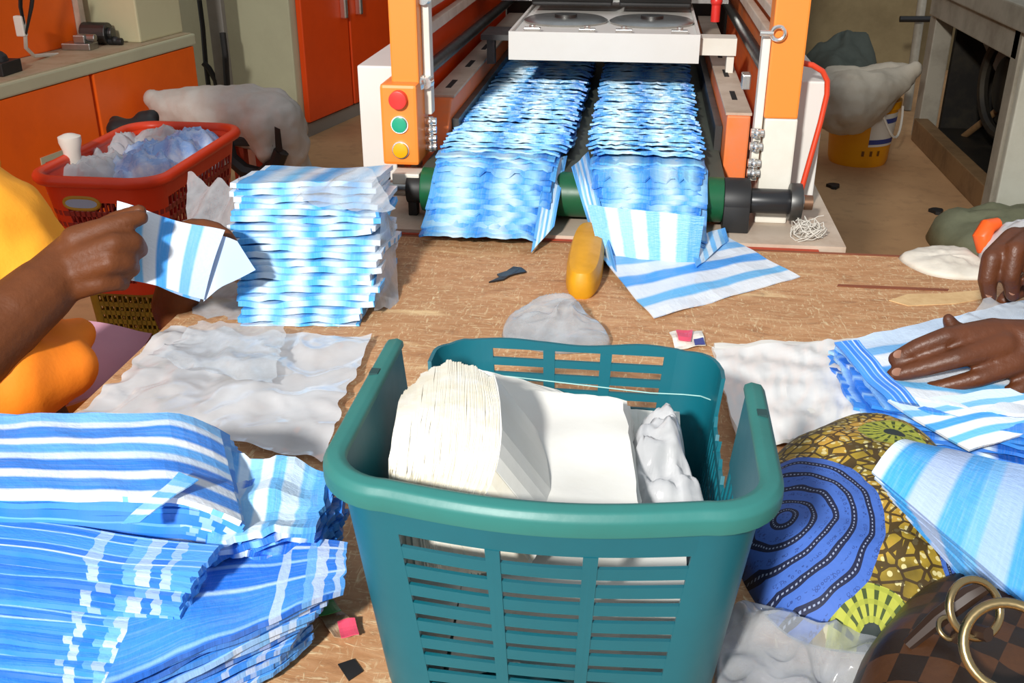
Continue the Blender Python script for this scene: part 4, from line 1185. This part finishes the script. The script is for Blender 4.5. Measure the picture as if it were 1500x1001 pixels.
shirt = blob('shirt', [[(Vector((1.06, 1.17, -.28)), .165), (Vector((1.07, 1.17, -.02)), .16), (Vector((1.05, 1.17, .18)), .15)],
                       [(Vector((1.0, 1.05, .22)), .09), (Vector((.94, .99, .11)), .08)], [(Vector((1.02, 1.3, .22)), .09), (Vector((1.0, 1.38, .13)), .08)],
                       [(Vector((1.0, 1.05, .22)), .09), (Vector((1.04, 1.17, .22)), .11), (Vector((1.02, 1.3, .22)), .09)]], [], .007, 6)
skin_part('shirt', shirt, grey_cloth, w2, folds)
trou = blob('trousers', [[(Vector((1.05, 1.08, -.3)), .125), (Vector((.86, 1.05, -.28)), .1), (Vector((.85, 1.05, -.5)), .08)], [(Vector((1.05, 1.26, -.3)), .125), (Vector((.86, 1.3, -.28)), .1), (Vector((.85, 1.3, -.5)), .08)]], [], .007, 6)
skin_part('trousers', trou, dark_cloth, w2, folds)
for y in (1.05, 1.3): part('shoe', MB().ball((.81, y, FZ + .035), .05, 14, (1.7, .8, .7)), black, w2, smooth=True)
sl = thing('low_stool', (1.06, 1.17, FZ), 'low wooden stool under the worker at the right edge', 'stool')
part('seat', MB().box(.93, 1.2, 1.0, 1.34, -.5, -.46), brown_wood, sl, bevel=.005)
for x in (.96, 1.17):
    for y in (1.03, 1.31): part('leg', MB().box(x - .02, x + .02, y - .02, y + .02, FZ, -.5), brown_wood, sl, bevel=.003)
# nails
def nail_at(u, v, t, r, root, ang):
    c = P(u, v, t)
    e1 = (RT * cos(ang) - UP * sin(ang)); e2 = (RT * sin(ang) + UP * cos(ang))
    mb = MB(); n = 12
    vs = [c + e1 * (cos(2 * pi * i / n) * pr_(r * 1.35, t)) + e2 * (sin(2 * pi * i / n) * pr_(r, t)) for i in range(n)] + [c - FW * .0012]
    vs += [c + FW * .003]
    fs = [(i, (i + 1) % n, n) for i in range(n)] + [((i + 1) % n, i, n + 1) for i in range(n)]
    part('fingernail', mb.add(vs, fs), nail, root, smooth=True)
nail_at(1316, 519, .981, 6, w2, -.35)
nail_at(1314, 545, .976, 6, w2, -.2)
nail_at(1356, 568, .975, 5.5, w2, -.2)
nail_at(1449, 429, 1.109, 6, w2, 1.5)
nail_at(1483, 425, 1.1, 6, w2, 1.5)

# cloth, tarpaulin, bottle at the right edge of the table
ol = gp((1316, 378), (1345, 366), (1385, 363), (1420, 372), (1450, 392), (1452, 408), (1400, 410), (1350, 400))
solo('white_rag', poly_lump(ol, 0, .012, .5, 10, 48, .006, 40, 3), white_cloth, 'crumpled off-white rag at the far right of the table', 'rag', smooth='all')
ol = [at(u, v, z=FZ) for u, v in ((1356, 345), (1390, 332), (1440, 328), (1530, 334), (1620, 350), (1560, 420), (1440, 405), (1376, 372))]
solo('folded_tarpaulin', poly_lump(ol, FZ, .11, .35, 12, 56, .03, 9, 2), tarp_m, 'folded olive tarpaulin on the floor behind the white rag', 'tarpaulin', smooth='all')
jar = thing('orange_bag', at(1470, 372, z=0), 'orange and clear plastic packet standing beside the far hand', 'packet')
ol = [at(u, v, z=0) for u, v in ((1432, 385), (1440, 372), (1480, 372), (1540, 380), (1545, 400), (1480, 402))]
part('packet_body', poly_lump(ol, 0, .06, .5, 14, 56, .014, 30, 5), film_milky, jar, smooth='all')
part('orange_end', MB().tube([at(1462, 327, z=.05), at(1447, 332, z=.047), at(1440, 346, z=.035), at(1443, 364, z=.018), at(1452, 376, z=.006)], [.008, .012, .014, .012, .007], 10), orange_film, jar, smooth=True, label='orange printed end')

# ================================================================== LEFT BACKGROUND
CE = Vector((.153, .988, 0)); CN = Vector((.988, -.153, 0)); CO = Vector((-1.794, 2.703, 0))
def cmx(s, n, z): return CO + CE * s + CN * n + Vector((0, 0, z))
def cbox(mb, s0, s1, n0, n1, z0, z1):
    M = Matrix(((CN.x, CE.x, 0, CO.x), (CN.y, CE.y, 0, CO.y), (0, 0, 1, 0), (0, 0, 0, 1)))
    return mb.box(n0, n1, s0, s1, z0, z1, M)
co = thing('orange_console', cmx(0, -.4, FZ), 'long orange console with a dusty beige ledge behind the red basket', 'cabinet')
part('carcass', cbox(MB(), -1.6, 1.0, -1.0, -.012, FZ, -.1), beige, co)
part('ledge', cbox(MB(), -1.6, 1.0, -1.0, .012, -.1, -.06), beige, co, bevel=.006, label='beige ledge band')
part('ledge_top', cbox(MB(), -1.6, .99, -.99, 0, -.06, -.057), beige_dusty, co, label='dusty ledge top')
for s0, s1 in ((-.62, .385), (.405, .985), (-1.58, -.64)):
    part('door_panel', cbox(MB(), s0, s1, -.012, .008, -.6, -.102), orange, co, bevel=.004)
part('name_plate', cbox(MB(), .1, .24, .008, .011, -.34, -.295), beige, co)
part('plate_print', cbox(MB(), .115, .225, .011, .0125, -.33, -.312), red_label, co)
part('back_panel', cbox(MB(), -1.6, .655, -.45, -.22, -.057, 1.2), orange, co, bevel=.006, label='upright orange panel above the ledge')
part('edge_trim', cbox(MB(), .655, .68, -.26, -.2, -.057, 1.2), cream_worn, co, label='pale upright edge trim')
part('upper_cabinet', cbox(MB(), .735, .998, -1.0, -.035, -.057, 1.2), mat('pale_yellow_paint', 'd3cca4', .55, dirt='bdb48c', amt=.3, scale=4), co, bevel=.006, label='pale cream upper cabinet')
hp = [at(30, 0, y=2.95), at(32, 20, y=2.95), at(37, 45, y=2.95), at(48, 20, y=2.95), at(52, 0, y=2.95)]
part('hanging_cable', MB().tube([at(30, -40, y=2.98), at(30, 10, y=2.98), at(38, 50, y=2.98), at(46, 10, y=2.98), at(52, -40, y=2.98)], .006, 6), black, co, smooth=True)
part('hanging_cable', MB().tube([at(37, 50, y=2.98), at(38, 70, y=3.0), at(50, 82, y=3.05), at(85, 80, y=3.2)], .006, 6), cream, co, smooth=True)
part('plug', MB().box(-.014, .014, -.01, .01, -.03, .03, Matrix.Translation(at(30, 38, y=2.98))), white_label, co, bevel=.004)
# little things on the ledge
def ledge_item(name, u, v, build, m, label, cat):
    p = at(u, v, z=-.057); mb = MB(); build(mb, p)
    mb.v = [(x, y, z + .04) for x, y, z in mb.v]
    return solo(name, mb, m, label, cat, bevel=.003)
ledge_item('metal_latch', 118, 72, lambda b, p: (b.box(p.x - .05, p.x + .05, p.y - .03, p.y + .03, -.097, -.075), b.box(p.x - .01, p.x + .03, p.y - .02, p.y + .02, -.075, -.05), b.cyl((p.x + .03, p.y, -.06), (p.x + .06, p.y, -.06), .012)), steel, 'small metal latch block on the dusty ledge', 'latch')
ledge_item('pipe_union', 142, 65, lambda b, p: (b.cyl((p.x - .04, p.y, -.06), (p.x + .05, p.y, -.06), .036, n=18), b.cyl((p.x + .05, p.y, -.06), (p.x + .065, p.y, -.06), .02, n=14)), steel_dark, 'short grey metal cylinder on the ledge below the cream cabinet', 'fitting')
ledge_item('black_knob', 170, 66, lambda b, p: (b.cyl((p.x - .025, p.y, -.085), (p.x + .025, p.y, -.085), .012, n=14), b.ball((p.x, p.y, -.082), .015)), black, 'tiny black weight at the far end of the ledge', 'weight')  # a small black knob lying on the ledge
ledge_item('black_pad', 6, 108, lambda b, p: (b.box(p.x - .06, p.x + .03, p.y - .05, p.y + .05, -.097, -.06), b.ball((p.x - .01, p.y, -.06), .03)), black, 'black lump at the near end of the dusty ledge', 'pad')

# tall cabinet with two orange doors
TE = Vector((.221, .975, 0)); TN = Vector((.975, -.221, 0)); TO = Vector((-1.547, 4.505, 0))
TM = Matrix(((TN.x, TE.x, 0, TO.x), (TN.y, TE.y, 0, TO.y), (0, 0, 1, 0), (0, 0, 0, 1)))
def tbox(mb, s0, s1, n0, n1, z0, z1): return mb.box(n0, n1, s0, s1, z0, z1, TM)
tc = thing('tall_cabinet', TO + TE * .4 - TN * .5 + Vector((0, 0, FZ)), 'tall beige cabinet with two deep orange doors behind the white sack', 'cabinet')
part('carcass', tbox(MB(), 0, .98, -1.4, 0, FZ, 1.4), beige, tc, bevel=.006)
part('plinth', tbox(MB(), .01, .98, -.01, .012, FZ, FZ + .06), mat('grey_plinth', '8d867c', .6), tc)
for s0, s1 in ((.05, .47), (.49, .95)):
    d = part('door', tbox(MB(), s0, s1, .002, .03, FZ + .07, 1.36), orange_deep, tc, bevel=.005)
    hs = s1 - .06 if s0 < .2 else s0 + .07
    part('handle', tbox(MB(), hs - .014, hs + .014, .03, .06, -.16, .02), chrome, d, bevel=.006)
part('name_plate', tbox(MB(), .08, .4, .03, .034, .27, .35), beige, tc)
part('plate_print', tbox(MB(), .1, .38, .034, .036, .29, .33), white_label, tc)
part('bolt_hole', MB().cyl(at(378, 57, y=4.55) + Vector((0, .0, 0)), at(378, 57, y=4.55) + Vector((0, .1, 0)), .012), black, tc)
# conduit in front
cd = thing('conduit_pole', at(320, 128, y=4.35), 'grey conduit pole with black cables in front of the tall cabinet', 'pole')
part('pole', MB().box(-.032, .032, -.02, .02, FZ, 1.3, Matrix.Translation(Vector((at(322, 60, y=4.3).x, 4.3, 0)))), pole_m, cd, bevel=.004)
part('junction_box', MB().box(-.11, .09, -.02, .03, .28, .8, Matrix.Translation(Vector((at(305, 0, y=4.36).x, 4.36, 0)))), orange, cd, bevel=.006, label='small orange junction box')
part('cable', MB().tube([at(292, 0, y=4.3), at(297, 40, y=4.3), at(301, 90, y=4.3), at(306, 130, y=4.3), at(308, 175, y=4.3)], .011, 8), black, cd, smooth=True)
part('cable', MB().tube([at(298, 92, y=4.29), at(306, 100, y=4.29), at(316, 118, y=4.29), at(322, 150, y=4.29)], .013, 8), black, cd, smooth=True)
part('cable', MB().tube([at(326, 48, y=4.26), at(330, 80, y=4.26), at(333, 130, y=4.26)], .014, 8), black, cd, smooth=True)

# dark machinery beyond, between cabinet and post
dk = thing('dark_machine', (-1.1, 5.9, FZ), 'dark oily machine seen between the tall cabinet and the orange post', 'machine')
part('body', MB().box(-1.35, -.7, 5.6, 6.3, FZ, 1.2), dark_mach, dk, bevel=.01)
part('shelf', MB().box(-1.3, -.75, 5.45, 5.6, -.12, -.05), mach_grey, dk, bevel=.006)
part('valve', MB().cyl((-1.12, 5.4, .1), (-1.12, 5.6, .1), .05).cyl((-1.12, 5.45, 0), (-1.12, 5.45, .16), .02).box(-1.18, -1.06, 5.42, 5.47, .02, .05), steel, dk, smooth=True)
part('pipe', MB().tube([(-.9, 5.5, FZ), (-.9, 5.5, .1), (-.95, 5.5, .3), (-.95, 5.5, .9)], .03, 10), steel_dark, dk, smooth=True)
bm_ = thing('rear_machine', (-.1, 3.6, FZ), 'dark rear section of the bag machine behind the sealing heads', 'machine')
part('frame', MB().box(-.5, .33, 3.3, 4.2, FZ, .75), dark_mach, bm_, bevel=.01)
part('roller', MB().cyl((-.4, 3.2, .45), (.25, 3.2, .45), .06, n=24), steel, bm_, smooth=True)

# sacks at left
s1 = thing('woven_sack', at(335, 205, y=3.3), 'bulging grey-white woven sack slumped over a red stand behind the red basket', 'sack')
def sp(u, v, y, r): return (at(u, v, y=y), r)
sk = blob('sack', [[sp(226, 145, 3.3, .03), sp(245, 156, 3.3, .055), sp(290, 162, 3.3, .085), sp(350, 168, 3.3, .10), sp(400, 182, 3.3, .11), sp(418, 215, 3.32, .085)],
                   [sp(300, 160, 3.4, .08), sp(360, 158, 3.42, .085), sp(405, 172, 3.42, .09)],
                   [sp(385, 190, 3.24, .075), sp(388, 222, 3.22, .04), sp(388, 240, 3.22, .014)]], [], .009, 8)
def crease(p, n): return n * (.012 * nz(p.x * 6, p.y * 5, p.z * 9) + .010 * nz(p.x * 15, p.y * 15, p.z * 15) + .004 * nz(p.x * 40, p.y * 40, p.z * 40))
skin_part('sack_body', sk, woven, s1, crease)
part('dark_patch', sheet([at(402, 186, y=3.17), at(410, 190, y=3.17), at(414, 222, y=3.18), at(404, 226, y=3.18)], 6, 8, .003, .004, 20, 3), black, s1, label='dark torn print')
s2 = thing('woven_sack', at(420, 262, y=3.4), 'upright white woven sack on the floor behind the red stand legs', 'sack')
sk = blob('sack', [[(Vector((at(425, 250, y=3.45).x - .1, 3.6, -.37)), .12), (Vector((at(425, 250, y=3.45).x - .1, 3.6, -.53)), .125)], [(Vector((at(370, 250, y=3.5).x, 3.64, -.38)), .11), (Vector((at(370, 250, y=3.5).x, 3.64, -.53)), .12)]], [], .009, 8)
skin_part('sack_body', sk, woven, s2, crease)
rs = thing('red_stand', at(380, 250, y=3.3), 'red steel stand with a black rubber sling carrying the slumped sack', 'stand')
xl, xr = at(361, 245, y=3.3).x, at(402, 245, y=3.3).x
for x in (xl, xr):
    for y in (3.26, 3.46):
        part('leg', MB().box(x - .02, x + .02, y - .02, y + .02, FZ, -.33), red_paint, rs, bevel=.003)
part('top_plate', MB().box(xl - .08, xr + .04, 3.2, 3.5, -.345, -.315), black, rs, bevel=.005)
tp = [at(u, v, y=3.2) for u, v in ((330, 205), (338, 232), (358, 250), (383, 256), (405, 240), (412, 222))]
part('sling', MB().tube(tp, .026, 8), black, rs, smooth=True, label='black rubber sling')

# red basket
RX0, RX1, RY0, RY1, RZ0, RZ1 = -1.325, -1.045, 2.05, 2.56, -.41, -.13
rb = thing('red_basket', ((RX0 + RX1) / 2, (RY0 + RY1) / 2, RZ0), 'red plastic mesh basket full of filled bags behind the seated worker', 'basket')
def rb_pt(s, h, k=0, Z0=RZ0, Z1=RZ1, x0=RX0, x1=RX1, y0=RY0, y1=RY1, tp_=.035, r=.06):
    f = (Z1 - h) / (Z1 - Z0) * tp_
    x0, x1, y0, y1 = x0 + f, x1 - f, y0 + f, y1 - f
    i = int(s) % 8; t = s - int(s)
    if i % 2:
        cx_, cy_, a0 = ((x1 - r, y0 + r, -pi / 2), (x1 - r, y1 - r, 0), (x0 + r, y1 - r, pi / 2), (x0 + r, y0 + r, pi))[i // 2]
        a = a0 + t * pi / 2; p = Vector((cx_ + r * cos(a), cy_ + r * sin(a), h)); n = Vector((cos(a), sin(a), 0))
    else:
        a, b, n = (((x0 + r, y0), (x1 - r, y0), (0, -1)), ((x1, y0 + r), (x1, y1 - r), (1, 0)), ((x1 - r, y1), (x0 + r, y1), (0, 1)), ((x0, y1 - r), (x0, y0 + r), (-1, 0)))[i // 2]
        p = Vector((lerp(a[0], b[0], t), lerp(a[1], b[1], t), h)); n = Vector((n[0], n[1], 0))
    return p, n
def mesh_basket(root, fpt, z0, z1, mwall, mrim, mtop, band, rows, rim_r, cells, nobar=()):
    def c2(mb, s0, s1, h0, h1, ns, w=.004):
        vs, fs = [], []
        for a in range(ns + 1):
            for h in (h0, h1):
                p, n = fpt(lerp(s0, s1, a / ns), h); vs += [p + n * w, p]
        for a in range(ns):
            i = a * 4
            fs += [(i, i + 4, i + 6, i + 2), (i + 1, i + 3, i + 7, i + 5), (i, i + 1, i + 5, i + 4), (i + 2, i + 6, i + 7, i + 3)]
        fs += [(0, 2, 3, 1), (ns * 4, ns * 4 + 1, ns * 4 + 3, ns * 4 + 2)]
        mb.add(vs, fs)
    b = MB(); c2(b, 0, 8, z1 - band, z1, 64); c2(b, 0, 8, z0, z0 + .03, 64)
    part('top_band', b, mtop, root, smooth=True)
    for i in range(4):
        b = MB(); c2(b, 2 * i + 1, 2 * i + 2, z0 + .03, z1 - band, 6); part('corner_panel', b, mtop, root, smooth=True)
    for r in range(1, rows):
        h = lerp(z0 + .03, z1 - band, r / rows)
        b = MB(); c2(b, 0, 8, h - .006, h + .006, 64); part('mesh_ring', b, mwall, root)
    bars_ = MB()
    for i in range(4):
        n = cells[i % 2]
        for j in range(n + 1):
            s = 2 * i + (j / n) * .999
            c2(bars_, s - .16 / n if j else s, s + .16 / n, z0 + .03, z1 - band, 1)
    part('mesh_bars', bars_, mwall, root, kind='stuff')
    pts_ = [fpt(8 * i / 72, z1)[0] + fpt(8 * i / 72, z1)[1] * (rim_r * .8) for i in range(72)]
    part('rim', MB().tube(pts_, rim_r, 10, True), mrim, root, smooth=True)
    bt_ = [fpt(8 * i / 40, z0)[0] for i in range(40)]
    part('base', MB().prism([(p.x, p.y) for p in bt_], lambda p, q, a: Vector((p, q, a)), z0, z0 + .006), mwall, root)
mesh_basket(rb, rb_pt, RZ0, RZ1, maroon_plastic, red_plastic, red_plastic, .05, 7, .013, (11, 18))
hz, hx = RZ1 - .052, RX0 + .105
oval = [Vector((hx + .04 * (abs(cos(a)) ** .6) * (1 if cos(a) > 0 else -1), RY0 - .001 + .0045, hz + .013 * sin(a))) for a in [2 * pi * q / 24 for q in range(24)]]
part('handle_frame', MB().tube(oval, .0055, 8, True), mat('mustard_plastic', 'b9942a', .5), rb, smooth=True, label='mustard frame of the handle slot')
part('handle_slot', MB().prism([(p.x, p.z) for p in oval], lambda p, q, a: Vector((p, a, q)), RY0 - .001, RY0 + .002), mat('pale_blue_inside', '9fb4cf', .4), rb, label='pale bags showing through the handle slot')

# filled bags in the red basket
for i, (u, v) in enumerate(((150, 232), (205, 240), (255, 222), (180, 210), (235, 205), (280, 212), (125, 244), (215, 222))):
    p = at(u, v, z=-.15)
    o8 = [p + Vector((cos(a) * rnd(.07, .1), sin(a) * rnd(.07, .1), 0)) for a in [2 * pi * q / 8 for q in range(8)]]
    lbl = ('plump clear bag at the front middle of the red basket', 'blue-tinted bag at the front of the red basket near its mesh corner', 'blue-tinted bag along the long side of the red basket', 'crinkled clear bag in the middle of the red basket',
           'clear bag heaped at the back of the red basket', 'pale bag in the back corner of the red basket by the sack', 'greyish clear bag under the white bottle cap in the red basket', 'blue-printed bag buried in the centre of the red basket')[i]
    bmat_ = film_milky if i in (0, 3, 6, 4) else mat('blue_tinted_film', '8fb4ea', .25, dirt='e4ecf6', amt=.9, scale=18)
    solo('filled_bag', poly_lump(o8, -.2, .062 + .008 * (i % 3), .5, 14, 48, .03, 16, i, True), bmat_, lbl, 'bag', 'filled bags in the red basket', smooth='all')
p = at(107, 232, z=-.13)
solo('bottle', MB().lathe((p.x, p.y, -.14), [(.018, 0), (.02, .03), (.026, .05), (.026, .062), (.012, .068), (0, .07)], 18), white_label, 'small white capped bottle poking out of the red basket', 'bottle', smooth=True)
kb = blob('bow', [[(at(170, 180, y=2.62), .02), (at(185, 190, y=2.6), .03), (at(197, 188, y=2.6), .022), (at(212, 178, y=2.62), .03), (at(222, 172, y=2.62), .022)], [(at(172, 190, y=2.6), .03), (at(220, 190, y=2.6), .03)]], [], .006, 4)
kn = thing('rubber_bow', at(195, 190, y=2.6), 'black rubber knot behind the far rim of the red basket', 'strap')
skin_part('knot', kb, black, kn)
# yellow crate beneath
yb = thing('yellow_crate', (-1.2, 2.3, FZ), 'dusty yellow mesh crate on the floor under the red basket', 'crate')
YX0, YX1, YY0, YY1 = at(140, 470, y=2.4).x, at(226, 450, y=2.4).x, 2.33, 2.62
def yb_pt(s, h): return rb_pt(s, h, Z0=FZ, Z1=-.415, x0=-1.3, x1=-1.06, y0=2.13, y1=2.5, tp_=.012, r=.03)
mesh_basket(yb, yb_pt, FZ + .002, -.415, yellow_plastic, yellow_plastic, yellow_plastic, .02, 8, .006, (14, 18))

# ================================================================== RIGHT BACKGROUND
bu = thing('paint_bucket', at(1258, 235, y=4.45), 'yellow paint bucket with a white and blue label under a leaning sack', 'bucket')
bc = Vector((at(1258, 240, z=FZ).x, 4.45, FZ))
part('bucket_body', MB().lathe(bc, [(.115, 0), (.122, .02), (.138, .24), (.146, .24), (.146, .27), (.138, .27), (.128, .255), (.112, .02), (0, .015)], 36), bucket_yellow, bu, smooth=True)
def wrap(mb, a0, a1, z0, z1, rr=None):
    n = 14; vs, fs = [], []
    for i in range(n + 1):
        a = lerp(a0, a1, i / n)
        for z in (z0, z1):
            r = .1232 + .016 * (z - .02) / .22 + (rr or 0)
            vs.append(bc + Vector((r * cos(a), r * sin(a), z)))
    fs = [(2 * i, 2 * i + 2, 2 * i + 3, 2 * i + 1) for i in range(n)]
    return mb.add(vs, fs)
part('paper_label', wrap(MB(), radians(-85), radians(-20), .09, .225), white_label, bu)
part('label_band', wrap(MB(), radians(-85), radians(-25), .10, .12, .001), blue_label, bu)
part('label_band', wrap(MB(), radians(-60), radians(-22), .185, .205, .001), blue_label, bu)
for a in (-95, -80, -65):
    part('printed_mark', wrap(MB(), radians(a), radians(a + 5), .05, .072, .001), mat('dark_print', '7a4a10', .6), bu)
part('bail_handle', MB().tube([bc + Vector((.15 * cos(a), -.02 + .15 * sin(a) - .0, .24 - .11 * sin(q))) for a, q in [(radians(-75 + 75 * i / 10), pi * i / 10) for i in range(11)]], .005, 6), white_label, bu, smooth=True)
s3 = thing('woven_sack', at(1270, 150, y=4.45), 'pale woven sack with pointed corner leaning on the yellow bucket', 'sack')
sk = blob('sack', [[sp(1225, 150, 4.32, .12), sp(1245, 150, 4.28, .13), sp(1280, 136, 4.3, .10), sp(1314, 120, 4.34, .062), sp(1341, 99, 4.36, .024)],
                   [sp(1225, 135, 4.45, .11), sp(1270, 126, 4.45, .09), sp(1320, 110, 4.42, .05)], [sp(1232, 168, 4.26, .08), sp(1248, 168, 4.24, .06)]], [], .011, 7)
skin_part('sack_body', sk, woven_dark, s3, crease)
ol = [at(u, v, z=FZ) for u, v in ((1165, 122), (1180, 112), (1230, 108), (1275, 112), (1280, 128), (1220, 135))]
solo('cloth_heap', poly_lump(ol, FZ, .22, .5, 14, 56, .09, 5, 3), dark_cloth, 'heap of dark grey-green cloth against the back wall', 'cloth', smooth='all')
# grey machine frame at right
rm = thing('grey_machine', (1.55, 4.3, FZ), 'grey machine frame with dark oily innards at the right edge', 'machine')
part('table_slab', MB().box(1.22, 2.3, 3.2, 4.95, -.0, .08), mach_grey, rm, bevel=.006)
def legbox(x, y, w_, d_, z0, z1, m_=mach_grey, name='leg'): return part(name, MB().box(x - w_, x + w_, y - d_, y + d_, z0, z1), m_, rm, bevel=.005)
legbox(1.30, 4.9, .04, .05, FZ, 0)
legbox(2.2, 4.9, .04, .05, FZ, 0)
part('end_panel', MB().box(1.25, 2.3, 3.64, 3.68, FZ, .0), mach_white, rm, bevel=.008, label='pale end panel')
part('leg', MB().box(1.24, 1.31, 3.68, 3.76, FZ, .0), mach_grey, rm, bevel=.005)
part('bottom_rail', MB().box(1.24, 1.30, 3.76, 4.86, FZ, FZ + .10), brown_wood, rm, bevel=.005, label='dusty brown bottom rail')
part('top_rail', MB().box(1.24, 1.34, 3.7, 4.9, -.1, 0), mach_grey, rm, bevel=.005)
part('added_dark_rear', MB().box(1.36, 1.72, 4.86, 4.89, FZ, -.02), dark_mach, rm)  # dark sheet added so the frame's interior reads as dark
part('added_dark_side', MB().box(1.66, 1.7, 3.78, 4.85, FZ, -.02), dark_mach, rm)  # dark side sheet added to deepen the gloom inside the frame
part('oil_tray', MB().box(1.32, 1.65, 3.8, 4.85, FZ + .02, FZ + .06), dark_mach, rm)
part('gearbox', MB().box(1.5, 1.65, 4.1, 4.6, -.5, -.12).cyl((1.5, 4.35, -.3), (1.42, 4.35, -.3), .11, n=24), dark_mach, rm, bevel=.01)
part('flywheel', MB().torus((1.42, 4.25, -.28), (1, .2, 0), .2, .022, 36, 8), dark_mach, rm, smooth=True)
part('hose', MB().tube([(1.28, 4.95, -.08), (1.36, 4.5, -.03), (1.36, 4.2, -.06), (1.37, 3.95, -.2), (1.37, 3.85, -.4), (1.4, 3.85, -.6)], .018, 8), black, rm, smooth=True)
part('brace', MB().cyl((1.42, 4.75, FZ + .03), (1.55, 4.2, -.2), .014), brown_wood, rm)
part('pipe', MB().cyl((1.48, 4.0, -.6), (1.48, 4.0, -.2), .022), steel, rm, smooth=True)
part('valve_body', MB().box(1.4, 1.5, 3.9, 4.0, -.22, -.12).cyl((1.45, 3.86, -.17), (1.45, 3.9, -.17), .03), steel_dark, rm, bevel=.004)
part('top_gear', MB().box(1.35, 2.2, 3.3, 4.4, .08, .22).cyl((1.3, 3.6, .17), (1.35, 3.6, .17), .07, n=20), dark_mach, rm, bevel=.01)
part('chute', sheet([Vector((1.36, 4.8, -.05)), Vector((1.5, 4.75, -.05)), Vector((1.6, 4.5, -.3)), Vector((1.5, 4.55, -.35))], 6, 8, .004, .01, 9, 2), mach_grey, rm)
pw = thing('leaning_pole', at(1340, 95, y=5.3), 'thin pale pole leaning beside the grey machine against the wall', 'pole')
part('shaft', MB().cyl((at(1335, 120, y=5.5).x, 5.5, FZ), (at(1348, 0, y=5.7).x, 5.7, .4), .022, n=12), mach_grey, pw, smooth=True)
part('cross_bar', MB().cyl(at(1318, 28, y=5.5), at(1372, 28, y=5.5), .015, n=10), black, pw, smooth=True)
# floor scraps
for u, v, lbl in ((1221, 275, 'tiny dark scrap on the bare floor in front of the bucket'), (1372, 312, 'tiny dark scrap on the floor near the foot of the grey machine')):
    p = at(u, v, z=FZ); mb = MB()
    mb.prism([(p.x + .022 * cos(a) * (1 + .4 * sin(3 * a)), p.y + .03 * sin(a)) for a in [2 * pi * q / 9 for q in range(9)]], lambda x, y, a: Vector((x, y, a)), FZ + .0005, FZ + .012)
    solo('floor_scrap', mb, black, lbl, 'scrap')
